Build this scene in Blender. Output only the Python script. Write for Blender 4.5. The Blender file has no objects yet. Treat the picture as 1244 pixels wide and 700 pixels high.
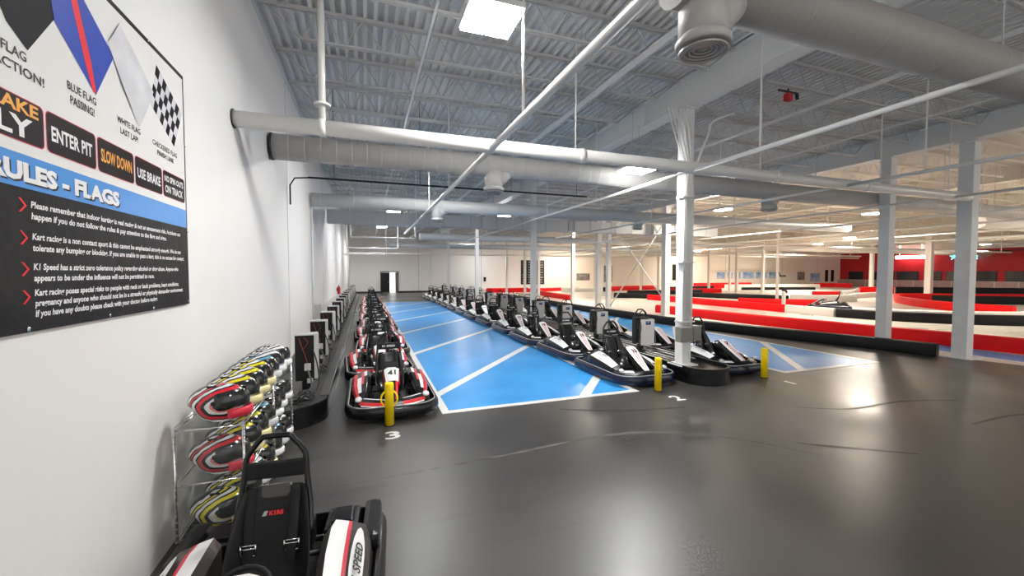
import bpy, bmesh, math, random
from mathutils import Vector, Matrix, Euler
random.seed(7)
PI = math.pi
S = bpy.context.scene
COL = S.collection

# ------------------------------------------------------------------ materials
def mat(name, col, rough=.5, metal=0., spec=.5, coat=0., emit=None, estr=0., noise=None, bump=None, alpha=1., trans=0.):
    m = bpy.data.materials.new(name); m.use_nodes = True
    nt = m.node_tree; b = nt.nodes['Principled BSDF']
    b.inputs['Base Color'].default_value = (*col, 1); b.inputs['Roughness'].default_value = rough
    b.inputs['Metallic'].default_value = metal; b.inputs['Specular IOR Level'].default_value = spec
    b.inputs['Coat Weight'].default_value = coat; b.inputs['Coat Roughness'].default_value = .08
    if emit: b.inputs['Emission Color'].default_value = (*emit, 1); b.inputs['Emission Strength'].default_value = estr
    if alpha < 1: b.inputs['Alpha'].default_value = alpha
    if trans: b.inputs['Transmission Weight'].default_value = trans
    if noise or bump:
        tc = nt.nodes.new('ShaderNodeTexCoord')
    if noise:                                   # (scale, amount, second colour)
        n = nt.nodes.new('ShaderNodeTexNoise'); n.inputs['Scale'].default_value = noise[0]; n.inputs['Detail'].default_value = 5
        r = nt.nodes.new('ShaderNodeMapRange'); r.inputs['From Min'].default_value = .35; r.inputs['From Max'].default_value = .7
        r.inputs['To Max'].default_value = noise[1]
        mx = nt.nodes.new('ShaderNodeMix'); mx.data_type = 'RGBA'
        mx.inputs['A'].default_value = (*col, 1); mx.inputs['B'].default_value = (*noise[2], 1)
        nt.links.new(tc.outputs['Object'], n.inputs['Vector']); nt.links.new(n.outputs['Fac'], r.inputs['Value'])
        nt.links.new(r.outputs['Result'], mx.inputs['Factor']); nt.links.new(mx.outputs['Result'], b.inputs['Base Color'])
    if bump:                                    # (scale, strength)
        n2 = nt.nodes.new('ShaderNodeTexNoise'); n2.inputs['Scale'].default_value = bump[0]; n2.inputs['Detail'].default_value = 3
        bp = nt.nodes.new('ShaderNodeBump'); bp.inputs['Strength'].default_value = bump[1]; bp.inputs['Distance'].default_value = .02
        nt.links.new(tc.outputs['Object'], n2.inputs['Vector']); nt.links.new(n2.outputs['Fac'], bp.inputs['Height'])
        nt.links.new(bp.outputs['Normal'], b.inputs['Normal'])
    return m

M = {}
M['wall'] = mat('painted_wall', (.80, .79, .77), .6, bump=(.6, .25), noise=(.5, .5, (.74, .73, .71)))
M['wall_warm'] = mat('warm_painted_wall', (.82, .76, .67), .7, noise=(.4, .5, (.78, .71, .61)))
M['wall_red'] = mat('red_painted_wall', (.50, .012, .02), .6, noise=(.3, .5, (.40, .01, .015)))
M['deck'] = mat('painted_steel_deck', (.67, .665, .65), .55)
M['deck_warm'] = mat('warm_lit_steel_deck', (.76, .71, .63), .6)  # roof steel copy with the warm track light put into its colour
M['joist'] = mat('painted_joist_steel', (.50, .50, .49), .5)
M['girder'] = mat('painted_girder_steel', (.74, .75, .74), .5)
M['column'] = mat('painted_column_steel', (.74, .74, .73), .45, noise=(3, .5, (.65, .65, .64)))
M['white_pipe'] = mat('white_painted_pipe', (.80, .79, .76), .35)
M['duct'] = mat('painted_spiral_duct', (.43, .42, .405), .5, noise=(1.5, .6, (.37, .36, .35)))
M['duct_blue'] = mat('bluish_lit_grey_duct', (.50, .515, .52), .45)  # grey duct with the bluish cast of the light put into its colour
M['dark_metal'] = mat('dark_metal', (.016, .016, .017), .4, .4)
M['black_trim'] = mat('black_trim', (.012, .012, .013), .45)
M['chrome'] = mat('chrome', (.75, .75, .76), .18, 1.)
M['steel'] = mat('brushed_steel', (.42, .40, .38), .38, .7)
M['grey_box'] = mat('grey_enclosure', (.50, .48, .46), .4, .3)
M['light_grey'] = mat('light_grey_metal', (.55, .55, .54), .4, .2)
M['screen'] = mat('blue_screen', (.006, .02, .08), .15, emit=(.03, .12, .5), estr=.05)
M['black'] = mat('black_plastic', (.005, .005, .006), .25, spec=.35, coat=.12)
M['black_matte'] = mat('black_matte', (.008, .008, .009), .6, spec=.3)
M['rubber'] = mat('tyre_rubber', (.015, .015, .015), .75)
M['navy'] = mat('navy_plastic', (.005, .009, .030), .25, spec=.4, coat=.15)
M['seat'] = mat('black_seat_shell', (.006, .006, .007), .24, coat=.3)
M['seat_matte'] = mat('matte_seat_shell', (.006, .006, .006), .5, spec=.3, noise=(40, .4, (.012, .012, .012)))
M['white'] = mat('white_plastic', (.80, .80, .80), .3, coat=.3)
M['red'] = mat('red_plastic', (.60, .012, .02), .3, coat=.3)
M['crimson'] = mat('crimson_decal', (.62, .02, .05), .35)
M['umber'] = mat('charcoal_pod_plastic', (.045, .036, .034), .28, coat=.5)
M['yellow'] = mat('yellow_paint', (.98, .70, .006), .45, spec=.3, noise=(6, .4, (.92, .62, .006)))
M['strap'] = mat('black_webbing', (.01, .01, .01), .85)
M['print_white'] = mat('vinyl_white', (.82, .81, .79), .38, bump=(5, .12))
M['print_black'] = mat('vinyl_black', (.007, .007, .008), .45, spec=.25, bump=(5, .35))
M['print_blue'] = mat('vinyl_blue', (.08, .30, .72), .35, bump=(5, .12))
M['flag_blue'] = mat('printed_flag_blue', (.008, .05, .42), .45)
M['flag_red'] = mat('printed_flag_red', (.80, .008, .02), .45)
M['flag_white'] = mat('printed_flag_white', (.72, .72, .74), .5, noise=(4, .7, (.50, .50, .53)))
M['flag_black'] = mat('printed_flag_black', (.004, .005, .008), .6, spec=.2)
M['ink_white'] = mat('white_ink', (.85, .85, .85), .5)
M['ink_black'] = mat('black_ink', (.01, .01, .01), .5)
M['ink_orange'] = mat('orange_ink', (.90, .42, .08), .5)
M['ink_red'] = mat('red_ink', (.75, .01, .02), .5)
M['print_maroon'] = mat('dark_sign_print', (.016, .010, .012), .5, spec=.25)
M['paint_white'] = mat('white_floor_paint', (.80, .79, .76), .3, noise=(3, .5, (.66, .65, .62)))
M['paint_blue'] = mat('blue_floor_paint', (.035, .27, .66), .33, spec=.35, noise=(1.3, .8, (.06, .36, .76)))
M['junction'] = mat('grey_green_junction_box', (.20, .195, .17), .4, .2)
M['cable'] = mat('grey_cable', (.10, .10, .10), .5)
M['cable_black'] = mat('black_cable', (.012, .012, .012), .45)
M['cable_red'] = mat('red_cable', (.30, .03, .02), .5)
M['acrylic'] = mat('clear_acrylic', (.30, .34, .33), .04, alpha=.06)
M['bar_red'] = mat('red_barrier_vinyl', (.80, .005, .008), .5, spec=.2)
M['bar_black'] = mat('black_barrier_vinyl', (.006, .006, .006), .5, spec=.22)
M['bar_white'] = mat('white_barrier_vinyl', (.80, .76, .70), .45)
M['led_cool'] = mat('cool_light_diffuser', (.9, .9, .9), .4, emit=(1., .99, .97), estr=105)
M['led_warm'] = mat('warm_light_diffuser', (.9, .9, .9), .4, emit=(1., .88, .74), estr=330)
M['tube_pink'] = mat('lit_pink_tube', (.9, .7, .7), .4, emit=(1., .62, .60), estr=8)
M['teal_glow'] = mat('teal_star_lamp', (.1, .8, .7), .4, emit=(.05, .9, .75), estr=6)
M['glow_white'] = mat('white_lit_room', (.9, .9, .9), .5, emit=(1, 1, 1), estr=1.1)
M['window_dark'] = mat('dark_window_glass', (.02, .022, .022), .08, spec=.6)
M['mesh_rail'] = mat('perforated_railing', (.42, .30, .28), .45, .2, noise=(2, .6, (.36, .22, .21)))
M['poster_blue'] = mat('blue_photo_print', (.10, .26, .55), .35, noise=(1.2, .9, (.62, .70, .78)))
M['poster_grey'] = mat('grey_photo_print', (.30, .28, .27), .35, noise=(2, .9, (.05, .05, .05)))
M['poster_dark'] = mat('black_banner_print', (.015, .015, .016), .4, noise=(3, .9, (.30, .29, .28)))
M['island'] = mat('island_top_rubber', (.020, .019, .018), .42, noise=(3, .7, (.05, .048, .045)))
M['kerb'] = mat('kerb_edge_dark', (.05, .046, .042), .3, noise=(4, .7, (.085, .078, .07)))
M['grate'] = mat('black_grate', (.01, .01, .01), .35)

def floor_mat(name, base, hi, r0, r1, scuff, coat=0.):
    m = bpy.data.materials.new(name); m.use_nodes = True; nt = m.node_tree; b = nt.nodes['Principled BSDF']
    tc = nt.nodes.new('ShaderNodeTexCoord')
    def noise(sc, det=6, stretch=None):
        n = nt.nodes.new('ShaderNodeTexNoise'); n.inputs['Scale'].default_value = sc; n.inputs['Detail'].default_value = det
        if stretch:
            mp = nt.nodes.new('ShaderNodeMapping'); mp.inputs['Scale'].default_value = stretch[0]; mp.inputs['Rotation'].default_value = (0, 0, stretch[1])
            nt.links.new(tc.outputs['Object'], mp.inputs['Vector']); nt.links.new(mp.outputs['Vector'], n.inputs['Vector'])
        else: nt.links.new(tc.outputs['Object'], n.inputs['Vector'])
        return n
    def rng(src, a, bb, lo, hi_):
        r = nt.nodes.new('ShaderNodeMapRange'); r.inputs['From Min'].default_value = a; r.inputs['From Max'].default_value = bb
        r.inputs['To Min'].default_value = lo; r.inputs['To Max'].default_value = hi_
        nt.links.new(src, r.inputs['Value']); return r.outputs['Result']
    n1 = noise(.35, 8); n2 = noise(1.0, 7, ((.25, 2.2, 1), .45)); n3 = noise(26, 3)
    mx = nt.nodes.new('ShaderNodeMix'); mx.data_type = 'RGBA'; mx.inputs['A'].default_value = (*base, 1); mx.inputs['B'].default_value = (*hi, 1)
    nt.links.new(rng(n1.outputs['Fac'], .35, .72, 0, 1), mx.inputs['Factor'])
    mx2 = nt.nodes.new('ShaderNodeMix'); mx2.data_type = 'RGBA'; mx2.inputs['B'].default_value = (*scuff, 1)
    nt.links.new(rng(n2.outputs['Fac'], .60, .74, 0, .8), mx2.inputs['Factor']); nt.links.new(mx.outputs['Result'], mx2.inputs['A'])
    nt.links.new(mx2.outputs['Result'], b.inputs['Base Color'])
    nt.links.new(rng(n1.outputs['Fac'], .3, .7, r0, r1), b.inputs['Roughness'])
    bp = nt.nodes.new('ShaderNodeBump'); bp.inputs['Strength'].default_value = .05; bp.inputs['Distance'].default_value = .01
    nt.links.new(n3.outputs['Fac'], bp.inputs['Height']); nt.links.new(bp.outputs['Normal'], b.inputs['Normal'])
    b.inputs['Specular IOR Level'].default_value = .75
    return m
M['floor'] = floor_mat('polished_black_concrete', (.026, .0245, .023), (.072, .066, .060), .26, .46, (.020, .018, .017))
M['track'] = floor_mat('sealed_light_concrete', (.66, .62, .56), (.76, .72, .66), .25, .4, (.40, .36, .32))

# ------------------------------------------------------------------ mesh helpers
def xf(bm, vs, mtx):
    if mtx is not None: bmesh.ops.transform(bm, matrix=mtx, verts=vs)
def box(bm, c, s, rot=None, bev=0., mi=0, mtx=None):
    r = bmesh.ops.create_cube(bm, size=1.); vs = r['verts']
    bmesh.ops.scale(bm, vec=s, verts=vs)
    fs = list({f for v in vs for f in v.link_faces})
    if bev > 0:
        es = list({e for v in vs for e in v.link_edges})
        rr = bmesh.ops.bevel(bm, geom=es, offset=bev, segments=2, affect='EDGES', profile=.6)
        fs = [f for f in rr['faces']] + [f for f in fs if f.is_valid]
        vs = list({v for f in fs for v in f.verts})
        fs = list({f for v in vs for f in v.link_faces})
    for f in fs: f.material_index = mi
    if rot: xf(bm, vs, Euler(rot).to_matrix().to_4x4())
    bmesh.ops.translate(bm, vec=c, verts=vs); xf(bm, vs, mtx)
    return vs
def frames(pts, closed=False):
    n = len(pts); T = []
    for i in range(n):
        a = pts[(i-1) % n] if (closed or i > 0) else pts[i]
        b = pts[(i+1) % n] if (closed or i < n-1) else pts[i]
        T.append((b-a).normalized())
    up = Vector((0, 0, 1)) if abs(T[0].z) < .9 else Vector((1, 0, 0))
    out = []; u = (up - T[0]*up.dot(T[0])).normalized()
    for t in T:
        u = (u - t*u.dot(t))
        if u.length < 1e-6: u = t.orthogonal()
        u.normalize(); out.append((t, u, t.cross(u)))
    return out
def tube(bm, pts, r, seg=8, closed=False, mi=0, caps=True):
    pts = [Vector(p) for p in pts]; F = frames(pts, closed); rings = []
    for i, (p, (t, u, w)) in enumerate(zip(pts, F)):
        rr = r[i] if isinstance(r, (list, tuple)) else r
        rings.append([bm.verts.new(p + u*rr*math.cos(2*PI*k/seg) + w*rr*math.sin(2*PI*k/seg)) for k in range(seg)])
    n = len(rings)
    for i in range(n if closed else n-1):
        a, b = rings[i], rings[(i+1) % n]
        for k in range(seg):
            f = bm.faces.new((a[k], a[(k+1) % seg], b[(k+1) % seg], b[k])); f.smooth = True; f.material_index = mi
    if caps and not closed:
        for rg in (rings[0][::-1], rings[-1]):
            try: f = bm.faces.new(rg); f.material_index = mi
            except ValueError: pass
def smooth_path(pts, n=6):
    pts = [Vector(p) for p in pts]; out = []
    P = [pts[0]] + pts + [pts[-1]]
    for i in range(1, len(P)-2):
        for k in range(n):
            t = k/n; a, b, c, d = P[i-1], P[i], P[i+1], P[i+2]
            out.append(.5*((2*b) + (c-a)*t + (2*a-5*b+4*c-d)*t*t + (3*b-a-3*c+d)*t**3))
    out.append(pts[-1]); return out
def prism(bm, outline, z0, z1, mi=0, mtx=None, top_mi=None, bev=0.):
    a = [bm.verts.new((x, y, z0)) for x, y in outline]; b = [bm.verts.new((x, y, z1)) for x, y in outline]
    fs = [bm.faces.new(a[::-1]), bm.faces.new(b)]
    n = len(a)
    for k in range(n): fs.append(bm.faces.new((a[k], a[(k+1) % n], b[(k+1) % n], b[k])))
    for f in fs: f.material_index = mi
    if top_mi is not None: fs[1].material_index = top_mi
    if bev: bmesh.ops.bevel(bm, geom=list(fs[1].edges), offset=bev, segments=2, affect='EDGES')
    xf(bm, [v for v in a+b if v.is_valid], mtx)
    return a + b
def lathe(bm, prof, seg=20, c=(0, 0, 0), mi=0, mtx=None):
    rings = []
    for r, z in prof:
        rings.append([bm.verts.new((c[0]+r*math.cos(2*PI*k/seg), c[1]+r*math.sin(2*PI*k/seg), c[2]+z)) for k in range(seg)])
    for i in range(len(rings)-1):
        for k in range(seg):
            f = bm.faces.new((rings[i][k], rings[i][(k+1) % seg], rings[i+1][(k+1) % seg], rings[i+1][k])); f.smooth = True; f.material_index = mi
    for rg in (rings[0][::-1], rings[-1]):
        f = bm.faces.new(rg); f.material_index = mi
    xf(bm, [v for rg in rings for v in rg], mtx)
def sweep(bm, prof, path, closed=False, mi=0):
    """prof: closed list of (across, up); path: list of Vector in plan, swept level"""
    path = [Vector(p) for p in path]; n = len(path); rings = []
    for i, p in enumerate(path):
        a = path[(i-1) % n] if (closed or i > 0) else p
        b = path[(i+1) % n] if (closed or i < n-1) else p
        t = (b-a); t.z = 0; t.normalize(); s = Vector((t.y, -t.x, 0))
        k = 1.
        if (closed or 0 < i < n-1):
            d = (p-a); d.z = 0
            if d.length > 1e-6: k = 1/max(.5, abs(d.normalized().dot(t)))
        rings.append([bm.verts.new(p + s*x*k + Vector((0, 0, z))) for x, z in prof])
    m = len(prof)
    for i in range(n if closed else n-1):
        A, B = rings[i], rings[(i+1) % n]
        for k in range(m):
            f = bm.faces.new((A[k], A[(k+1) % m], B[(k+1) % m], B[k])); f.material_index = mi
    if not closed:
        for rg in (rings[0], rings[-1][::-1]):
            f = bm.faces.new(rg); f.material_index = mi
def loft(bm, secs, mi=None, closed=False, cap=False, smooth=True, flip=False):
    """secs: list of rows of points; mi(i,j) gives material"""
    R = [[bm.verts.new(p) for p in row] for row in secs]; m = len(R[0])
    for i in range(len(R)-1):
        for j in range(m if closed else m-1):
            q = (R[i][j], R[i][(j+1) % m], R[i+1][(j+1) % m], R[i+1][j])
            f = bm.faces.new(q[::-1] if flip else q); f.smooth = smooth
            if mi: f.material_index = mi(i, j)
    if cap:
        for rg in (R[0][::-1], R[-1]):
            try: bm.faces.new(rg)
            except ValueError: pass
    return R

def obj(name, bm, mats, parent=None, loc=None, angle=None, normals=True):
    if normals: bmesh.ops.recalc_face_normals(bm, faces=bm.faces[:])
    me = bpy.data.meshes.new(name); bm.to_mesh(me); bm.free()
    for m in (mats if isinstance(mats, (list, tuple)) else [mats]): me.materials.append(M[m] if isinstance(m, str) else m)
    if angle is not None:
        me.polygons.foreach_set('use_smooth', [True]*len(me.polygons))
        me.set_sharp_from_angle(angle=math.radians(angle))
    o = bpy.data.objects.new(name, me); COL.objects.link(o)
    if parent is not None: o.parent = parent
    if loc is not None: o.location = loc
    return o
def NB(): return bmesh.new()
def pieces(name, bm, mats, parent=None):
    """link every separate piece of the mesh as an object of its own"""
    left = set(bm.verts); out = []
    while left:
        v = left.pop(); st = [v]; isl = [v]
        while st:
            for e in st.pop().link_edges:
                for w in e.verts:
                    if w in left: left.discard(w); st.append(w); isl.append(w)
        ids = {w: i for i, w in enumerate(isl)}; nb = bmesh.new(); nv = [nb.verts.new(w.co) for w in isl]
        for f in {f for w in isl for f in w.link_faces}:
            g = nb.faces.new([nv[ids[w]] for w in f.verts]); g.smooth = f.smooth; g.material_index = f.material_index
        out.append((min(w.co.x+w.co.y+w.co.z for w in isl), nb))
    bm.free(); out.sort(key=lambda q: q[0])
    return [obj(name, nb, mats, parent) for _, nb in out]
def tag(o, label=None, cat=None, group=None, kind=None):
    if label: o['label'] = label
    if cat: o['category'] = cat
    if group: o['group'] = group
    if kind: o['kind'] = kind
    return o
def thing(name, label, cat, loc=(0, 0, 0), rz=0., group=None):
    o = bpy.data.objects.new(name, None); COL.objects.link(o); o.location = loc; o.rotation_euler = (0, 0, rz)
    o.empty_display_size = .2
    return tag(o, label, cat, group)
def copy_tree(o, parent=None):
    c = o.copy(); COL.objects.link(c)
    if parent is not None: c.parent = parent
    for ch in list(o.children): copy_tree(ch, c)
    return c
_ordn = ['first', 'second', 'third', 'fourth', 'fifth', 'sixth', 'seventh', 'eighth', 'ninth', 'tenth', 'eleventh', 'twelfth', 'thirteenth',
         'fourteenth', 'fifteenth', 'sixteenth', 'seventeenth', 'eighteenth', 'nineteenth', 'twentieth']
_tens = {20: 'twenty', 30: 'thirty', 40: 'forty'}
def ordn(k):
    if k < 20: return _ordn[k]
    t = (k+1)//10*10; r = (k+1) % 10
    return {20: 'twentieth', 30: 'thirtieth', 40: 'fortieth'}[t] if r == 0 else _tens[t] + '-' + _ordn[r-1]

def text_verts(s, bold=0., shear=0., extrude=0.):
    cu = bpy.data.curves.new('lettering', 'FONT'); cu.body = s; cu.offset = bold; cu.shear = shear; cu.extrude = extrude; cu.resolution_u = 2
    t = bpy.data.objects.new('lettering', cu); COL.objects.link(t)
    bpy.context.view_layer.update()
    me = bpy.data.meshes.new_from_object(t)
    bpy.data.objects.remove(t); return me
def add_text(bm, s, origin, ux, uy, w=None, h=None, mi=0, bold=0., shear=0., align='c', lift=0.):
    """put the words s with their box centred (or left-anchored) at origin, fitted to width w and/or height h"""
    me = text_verts(s, bold, shear)
    xs = [v.co.x for v in me.vertices]; ys = [v.co.y for v in me.vertices]
    x0, x1, y0, y1 = min(xs), max(xs), min(ys), max(ys)
    if w is None: sx = sy = h/(y1-y0)
    elif h is None: sx = sy = w/(x1-x0)
    else: sx = w/(x1-x0); sy = h/(y1-y0)
    ux = Vector(ux).normalized(); uy = Vector(uy).normalized(); n = ux.cross(uy)
    o = Vector(origin); cx = (x0+x1)/2 if align == 'c' else x0; cy = (y0+y1)/2
    vs = [bm.verts.new(o + ux*(v.co.x-cx)*sx + uy*(v.co.y-cy)*sy + n*lift) for v in me.vertices]
    for p in me.polygons:
        try: f = bm.faces.new([vs[i] for i in p.vertices]); f.material_index = mi
        except ValueError: pass
    bpy.data.meshes.remove(me)
def quadpoly(bm, pts, mi=0):
    f = bm.faces.new([bm.verts.new(p) for p in pts]); f.material_index = mi; return f

XW = -1.5; XR = 74.; YB = -6.; YF = 46.; ZD = 6.1
# ================================================================== SETTING
def structure(name, bm, m, parent=None, **k):
    o = obj(name, bm, m, parent, **k)
    if parent is None: o['kind'] = 'structure'
    return o
b = NB(); box(b, ((XW+XR)/2, (YB+YF)/2+1, -.1), (XR-XW+1, YF-YB+4, .2)); FLOOR = structure('floor', b, 'floor')
# light sealed concrete of the track
b = NB()
tr = [(14.55, 5.2), (14.9, 4), (17.5, -6), (74, -6), (74, 46), (11.9, 46), (11.5, 30), (11.75, 19.6), (12.1, 13.5), (13.6, 9.)]
prism(b, tr, 0., .004); structure('track_surface', b, 'track', FLOOR)
# painted lanes
def lane(x0, x1, y0, y1, stripes, name):
    b = NB(); prism(b, [(x0, y0), (x1, y0), (x1, y1), (x0, y1)], 0, .005); structure('blue_lane_paint', b, 'paint_blue', FLOOR)
    b = NB(); w = .12
    for (p, q, r, s) in ((x0-w, y0-w, x0, y1+w), (x1, y0-w, x1+w, y1+w), (x0, y0-w, x1, y0), (x0, y1, x1, y1+w)):
        prism(b, [(p, q), (r, q), (r, s), (p, s)], 0, .007)
    structure('white_border_line', b, 'paint_white', FLOOR)
    sl = 1.2; hw = .09*1.56
    for yc in stripes:                       # y where the stripe meets the right edge
        a = []
        for side in (-1, 1):
            ya = yc + side*hw                # stripe edge y = ya + sl*(x-x1)
            xs0, xs1 = x0, x1
            if ya + sl*(xs0-x1) < y0: xs0 = x1 + (y0-ya)/sl
            if ya > y1: xs1 = x1 + (y1-ya)/sl
            a.append(((xs0, ya+sl*(xs0-x1)), (xs1, ya+sl*(xs1-x1))))
        b = NB(); prism(b, [a[0][0], a[0][1], a[1][1], a[1][0]], 0, .007)
        structure('white_diagonal_line', b, 'paint_white', FLOOR)
lane(1.22, 4.62, 6.42, 31.2, [7.55+3.9*k for k in range(8)], 'near')
lane(8.72, 11.72, 6.5, 31.2, [9.45+3.9*k for k in range(7)], 'second')
b = NB(); prism(b, [(15.0, 3.0), (15.12, 3.0), (15.12, 7.6), (15.0, 7.6)], 0, .009); structure('white_border_line', b, 'paint_white', FLOOR)
b = NB(); prism(b, [(15.12, 3.0), (16.3, 3.0), (16.3, 7.6), (15.12, 7.6)], 0, .008); structure('blue_lane_paint', b, 'paint_blue', FLOOR)
M['scuff_light'] = mat('worn_floor_streak', (.10, .095, .088), .5, noise=(6, .9, (.035, .033, .031)))
M['scuff_dark'] = mat('tyre_rubber_mark', (.008, .008, .008), .5, noise=(9, .9, (.035, .033, .03)))
for k, (pts, w_, m_) in enumerate(([[(-.3, 4.5), (1.4, 4.6), (2.76, 4.72), (3.7, 4.6), (4.64, 4.0), (5.2, 3.2)], .035, 'scuff_light'], [[(5.2, 3.7), (5.7, 3.35), (6.3, 2.95)], .03, 'scuff_dark'],
                        [[(6.6, 4.7), (7.3, 4.35), (8.6, 4.3), (9.6, 4.0)], .03, 'scuff_dark'], [[(8.2, 3.3), (9.4, 3.3), (10.5, 3.0)], .025, 'scuff_dark'], [[(2.9, 5.9), (3.8, 5.5), (4.9, 5.3)], .05, 'scuff_dark'])):
    b = NB(); P_ = smooth_path([(x, y, 0) for x, y in pts], 8); n_ = len(P_)
    prof_ = [w_*math.sin(PI*(i+.5)/n_)**.6 for i in range(n_)]
    A_ = []
    for i, p in enumerate(P_):
        t_ = (P_[min(i+1, n_-1)]-P_[max(i-1, 0)]).normalized(); q_ = Vector((-t_.y, t_.x, 0))*prof_[i]
        A_.append((b.verts.new(p+q_+Vector((0, 0, .0025))), b.verts.new(p-q_+Vector((0, 0, .0025)))))
    for i in range(n_-1): b.faces.new((A_[i][0], A_[i][1], A_[i+1][1], A_[i+1][0]))
    structure('tyre_scuff', b, m_, FLOOR)
for s, x, y, w, h in (('3', .32, 5.70, .20, .27), ('2', 5.1, 5.74, .20, .27), ('1', 7.95, 5.8, .07, .24)):
    b = NB(); add_text(b, s, (x, y, .004), (1, 0, 0), (0, 1, 0), w, h, bold=.02); structure('painted_number', b, 'paint_white', FLOOR)

# walls
b = NB(); box(b, (XW-.15, (YB+YF)/2, 3.2), (.3, YF-YB, 6.4)); WL = structure('wall_left', b, 'wall')
b = NB(); y = 9.62
while y < 46: box(b, (XW+.001, y, 3.05), (.006, .03, 6.1)); y += 7.3
structure('panel_joint', b, 'joist', WL)
DX0, DX1 = 1.5, 3.34                                 # door opening in the far wall
XS = 21.
b = NB()
box(b, ((XW-.3+DX0)/2, YF+.15, 3.2), (DX0-XW+.3, .3, 6.4)); box(b, ((DX1+XS)/2, YF+.15, 3.2), (XS-DX1, .3, 6.4)); box(b, ((DX0+DX1)/2, YF+.15, 4.3), (DX1-DX0, .3, 4.2))
WF = structure('wall_far', b, 'wall')
b = NB(); box(b, ((XS+XR+.3)/2, YF+.15, 3.2), (XR-XS+.3, .3, 6.4)); structure('wall_far_track', b, 'wall_warm')
b = NB()
for x in (5.5, 12.6, 19.9, 27.5, 34.9, 42, 49.3, 56.5, 60.7, 68.5): box(b, (x, YF-.002, 3.05), (.05, .006, 6.1))
structure('panel_joint', b, 'duct', WF)
b = NB(); box(b, (XR+.15, (YB+YF)/2, 3.2), (.3, YF-YB, 6.4)); WR = structure('wall_right', b, 'wall_red')
b = NB(); box(b, ((XW+DX0)/2, YF-.01, .09), (DX0-XW, .03, .18)); box(b, ((14+DX1)/2, YF-.01, .09), (14-DX1, .03, .18)); structure('baseboard_far', b, 'black_trim')
b = NB(); box(b, (XW+.012, 26.4, .36), (.024, 39.2, .1)); structure('baseboard_left', b, 'kerb')
# door
DR = thing('door_1', 'black-framed double doorway in the far wall, left leaf dark and right side open to a lit room', 'door', (DX0, YF, 0)); DR['kind'] = 'structure'
b = NB(); fw = .09
box(b, (fw/2, 0, 1.15), (fw, .34, 2.3)); box(b, (DX1-DX0-fw/2, 0, 1.15), (fw, .34, 2.3)); box(b, ((DX1-DX0)/2, 0, 2.26), (DX1-DX0, .34, .09))
obj('door_frame', b, 'black_trim', DR)
b = NB(); box(b, (.52, .02, 1.1), (.88, .05, 2.18), bev=.01); dl = obj('door_leaf', b, 'black_matte', DR); dl['label'] = 'closed dark leaf'
b = NB(); tube(b, [(.8, -.06, .95), (.8, -.06, 1.2)], .015, 6); obj('door_handle', b, 'chrome', dl)
b = NB(); box(b, (1.68, .3, 1.1), (.05, .6, 2.18), rot=(0, 0, .35)); dl2 = obj('door_leaf', b, 'black_matte', DR); dl2['label'] = 'open leaf seen edge on'
b = NB(); box(b, (.92, 1.6, 1.2), (2.6, .1, 2.6)); tag(obj('room_beyond', b, 'glow_white', loc=(DX0, YF, 0)), kind='structure')

# ceiling deck (corrugated, flutes along y)
def deck(x0, x1, m, name):
    b = NB(); p = .152; n = int((x1-x0)/p); pts = []
    for i in range(n):
        x = x0 + i*p; pts += [(x, 0), (x+.05, 0), (x+.066, .07), (x+.136, .07)]
    pts.append((x0+n*p, 0))
    A = [b.verts.new((x, YB, ZD+z)) for x, z in pts]; B = [b.verts.new((x, YF+.2, ZD+z)) for x, z in pts]
    for k in range(len(pts)-1): b.faces.new((A[k], A[k+1], B[k+1], B[k]))
    box(b, ((x0+x1)/2, (YB+YF)/2, ZD+.18), (x1-x0, YF-YB+.4, .1))
    return structure(name, b, m)
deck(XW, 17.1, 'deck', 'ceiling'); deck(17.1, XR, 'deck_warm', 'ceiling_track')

# ------------------------------------------------------------------ roof steel
GX = [6.15, 14.3, 22.4, 30.5, 38.6, 46.7, 54.8, 62.9]
BAY = [XW+.02] + GX + [XR-.02]
def joist_mesh(x0, x1, mname):
    b = NB(); L = x1-x0-.16; zt = ZD-.024; zb = ZD-.46; xa = x0+.08
    for dy in (-.03, .03):
        box(b, (xa+L/2, dy, zt), (L, .035, .045)); box(b, (xa+L/2, dy, zb), (L-1.1, .024, .028))
    n = int((L-1.1)/.56); st = (L-1.1)/n
    x = xa+.55
    for k in range(n):
        for p, q in (((x, 0, zb), (x+st/2, 0, zt)), ((x+st/2, 0, zt), (x+st, 0, zb))):
            tube(b, [p, q], .009, 4, caps=False)
        x += st
    for p, q in (((xa+.05, 0, zt), (xa+.58, 0, zb)), ((xa+L-.05, 0, zt), (xa+L-.58, 0, zb))): tube(b, [p, q], .016, 4, caps=False)
    return b
bayname = ['in the leftmost bay'] + [f'in the {w} bay from the left' for w in ('second', 'third', 'fourth', 'fifth', 'sixth', 'seventh', 'eighth')]
JY = [-1.0 + 1.317*k for k in range(35)]
for bi in range(8):
    x0, x1 = BAY[bi], BAY[bi+1]; proto = None
    for k, y in enumerate(JY):
        if y < .5 or (bi >= 2 and y < bi*2.0) or (bi > 3 and k % 2): continue
        if proto is None:
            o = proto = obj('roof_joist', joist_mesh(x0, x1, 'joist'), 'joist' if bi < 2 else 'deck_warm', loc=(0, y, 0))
        else:
            o = proto.copy(); COL.objects.link(o); o.location = (0, y, 0)
        tag(o, f'open-web roof joist {bayname[bi]}, {ordn(k)} row away', 'roof joist', 'open-web roof joists')
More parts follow.
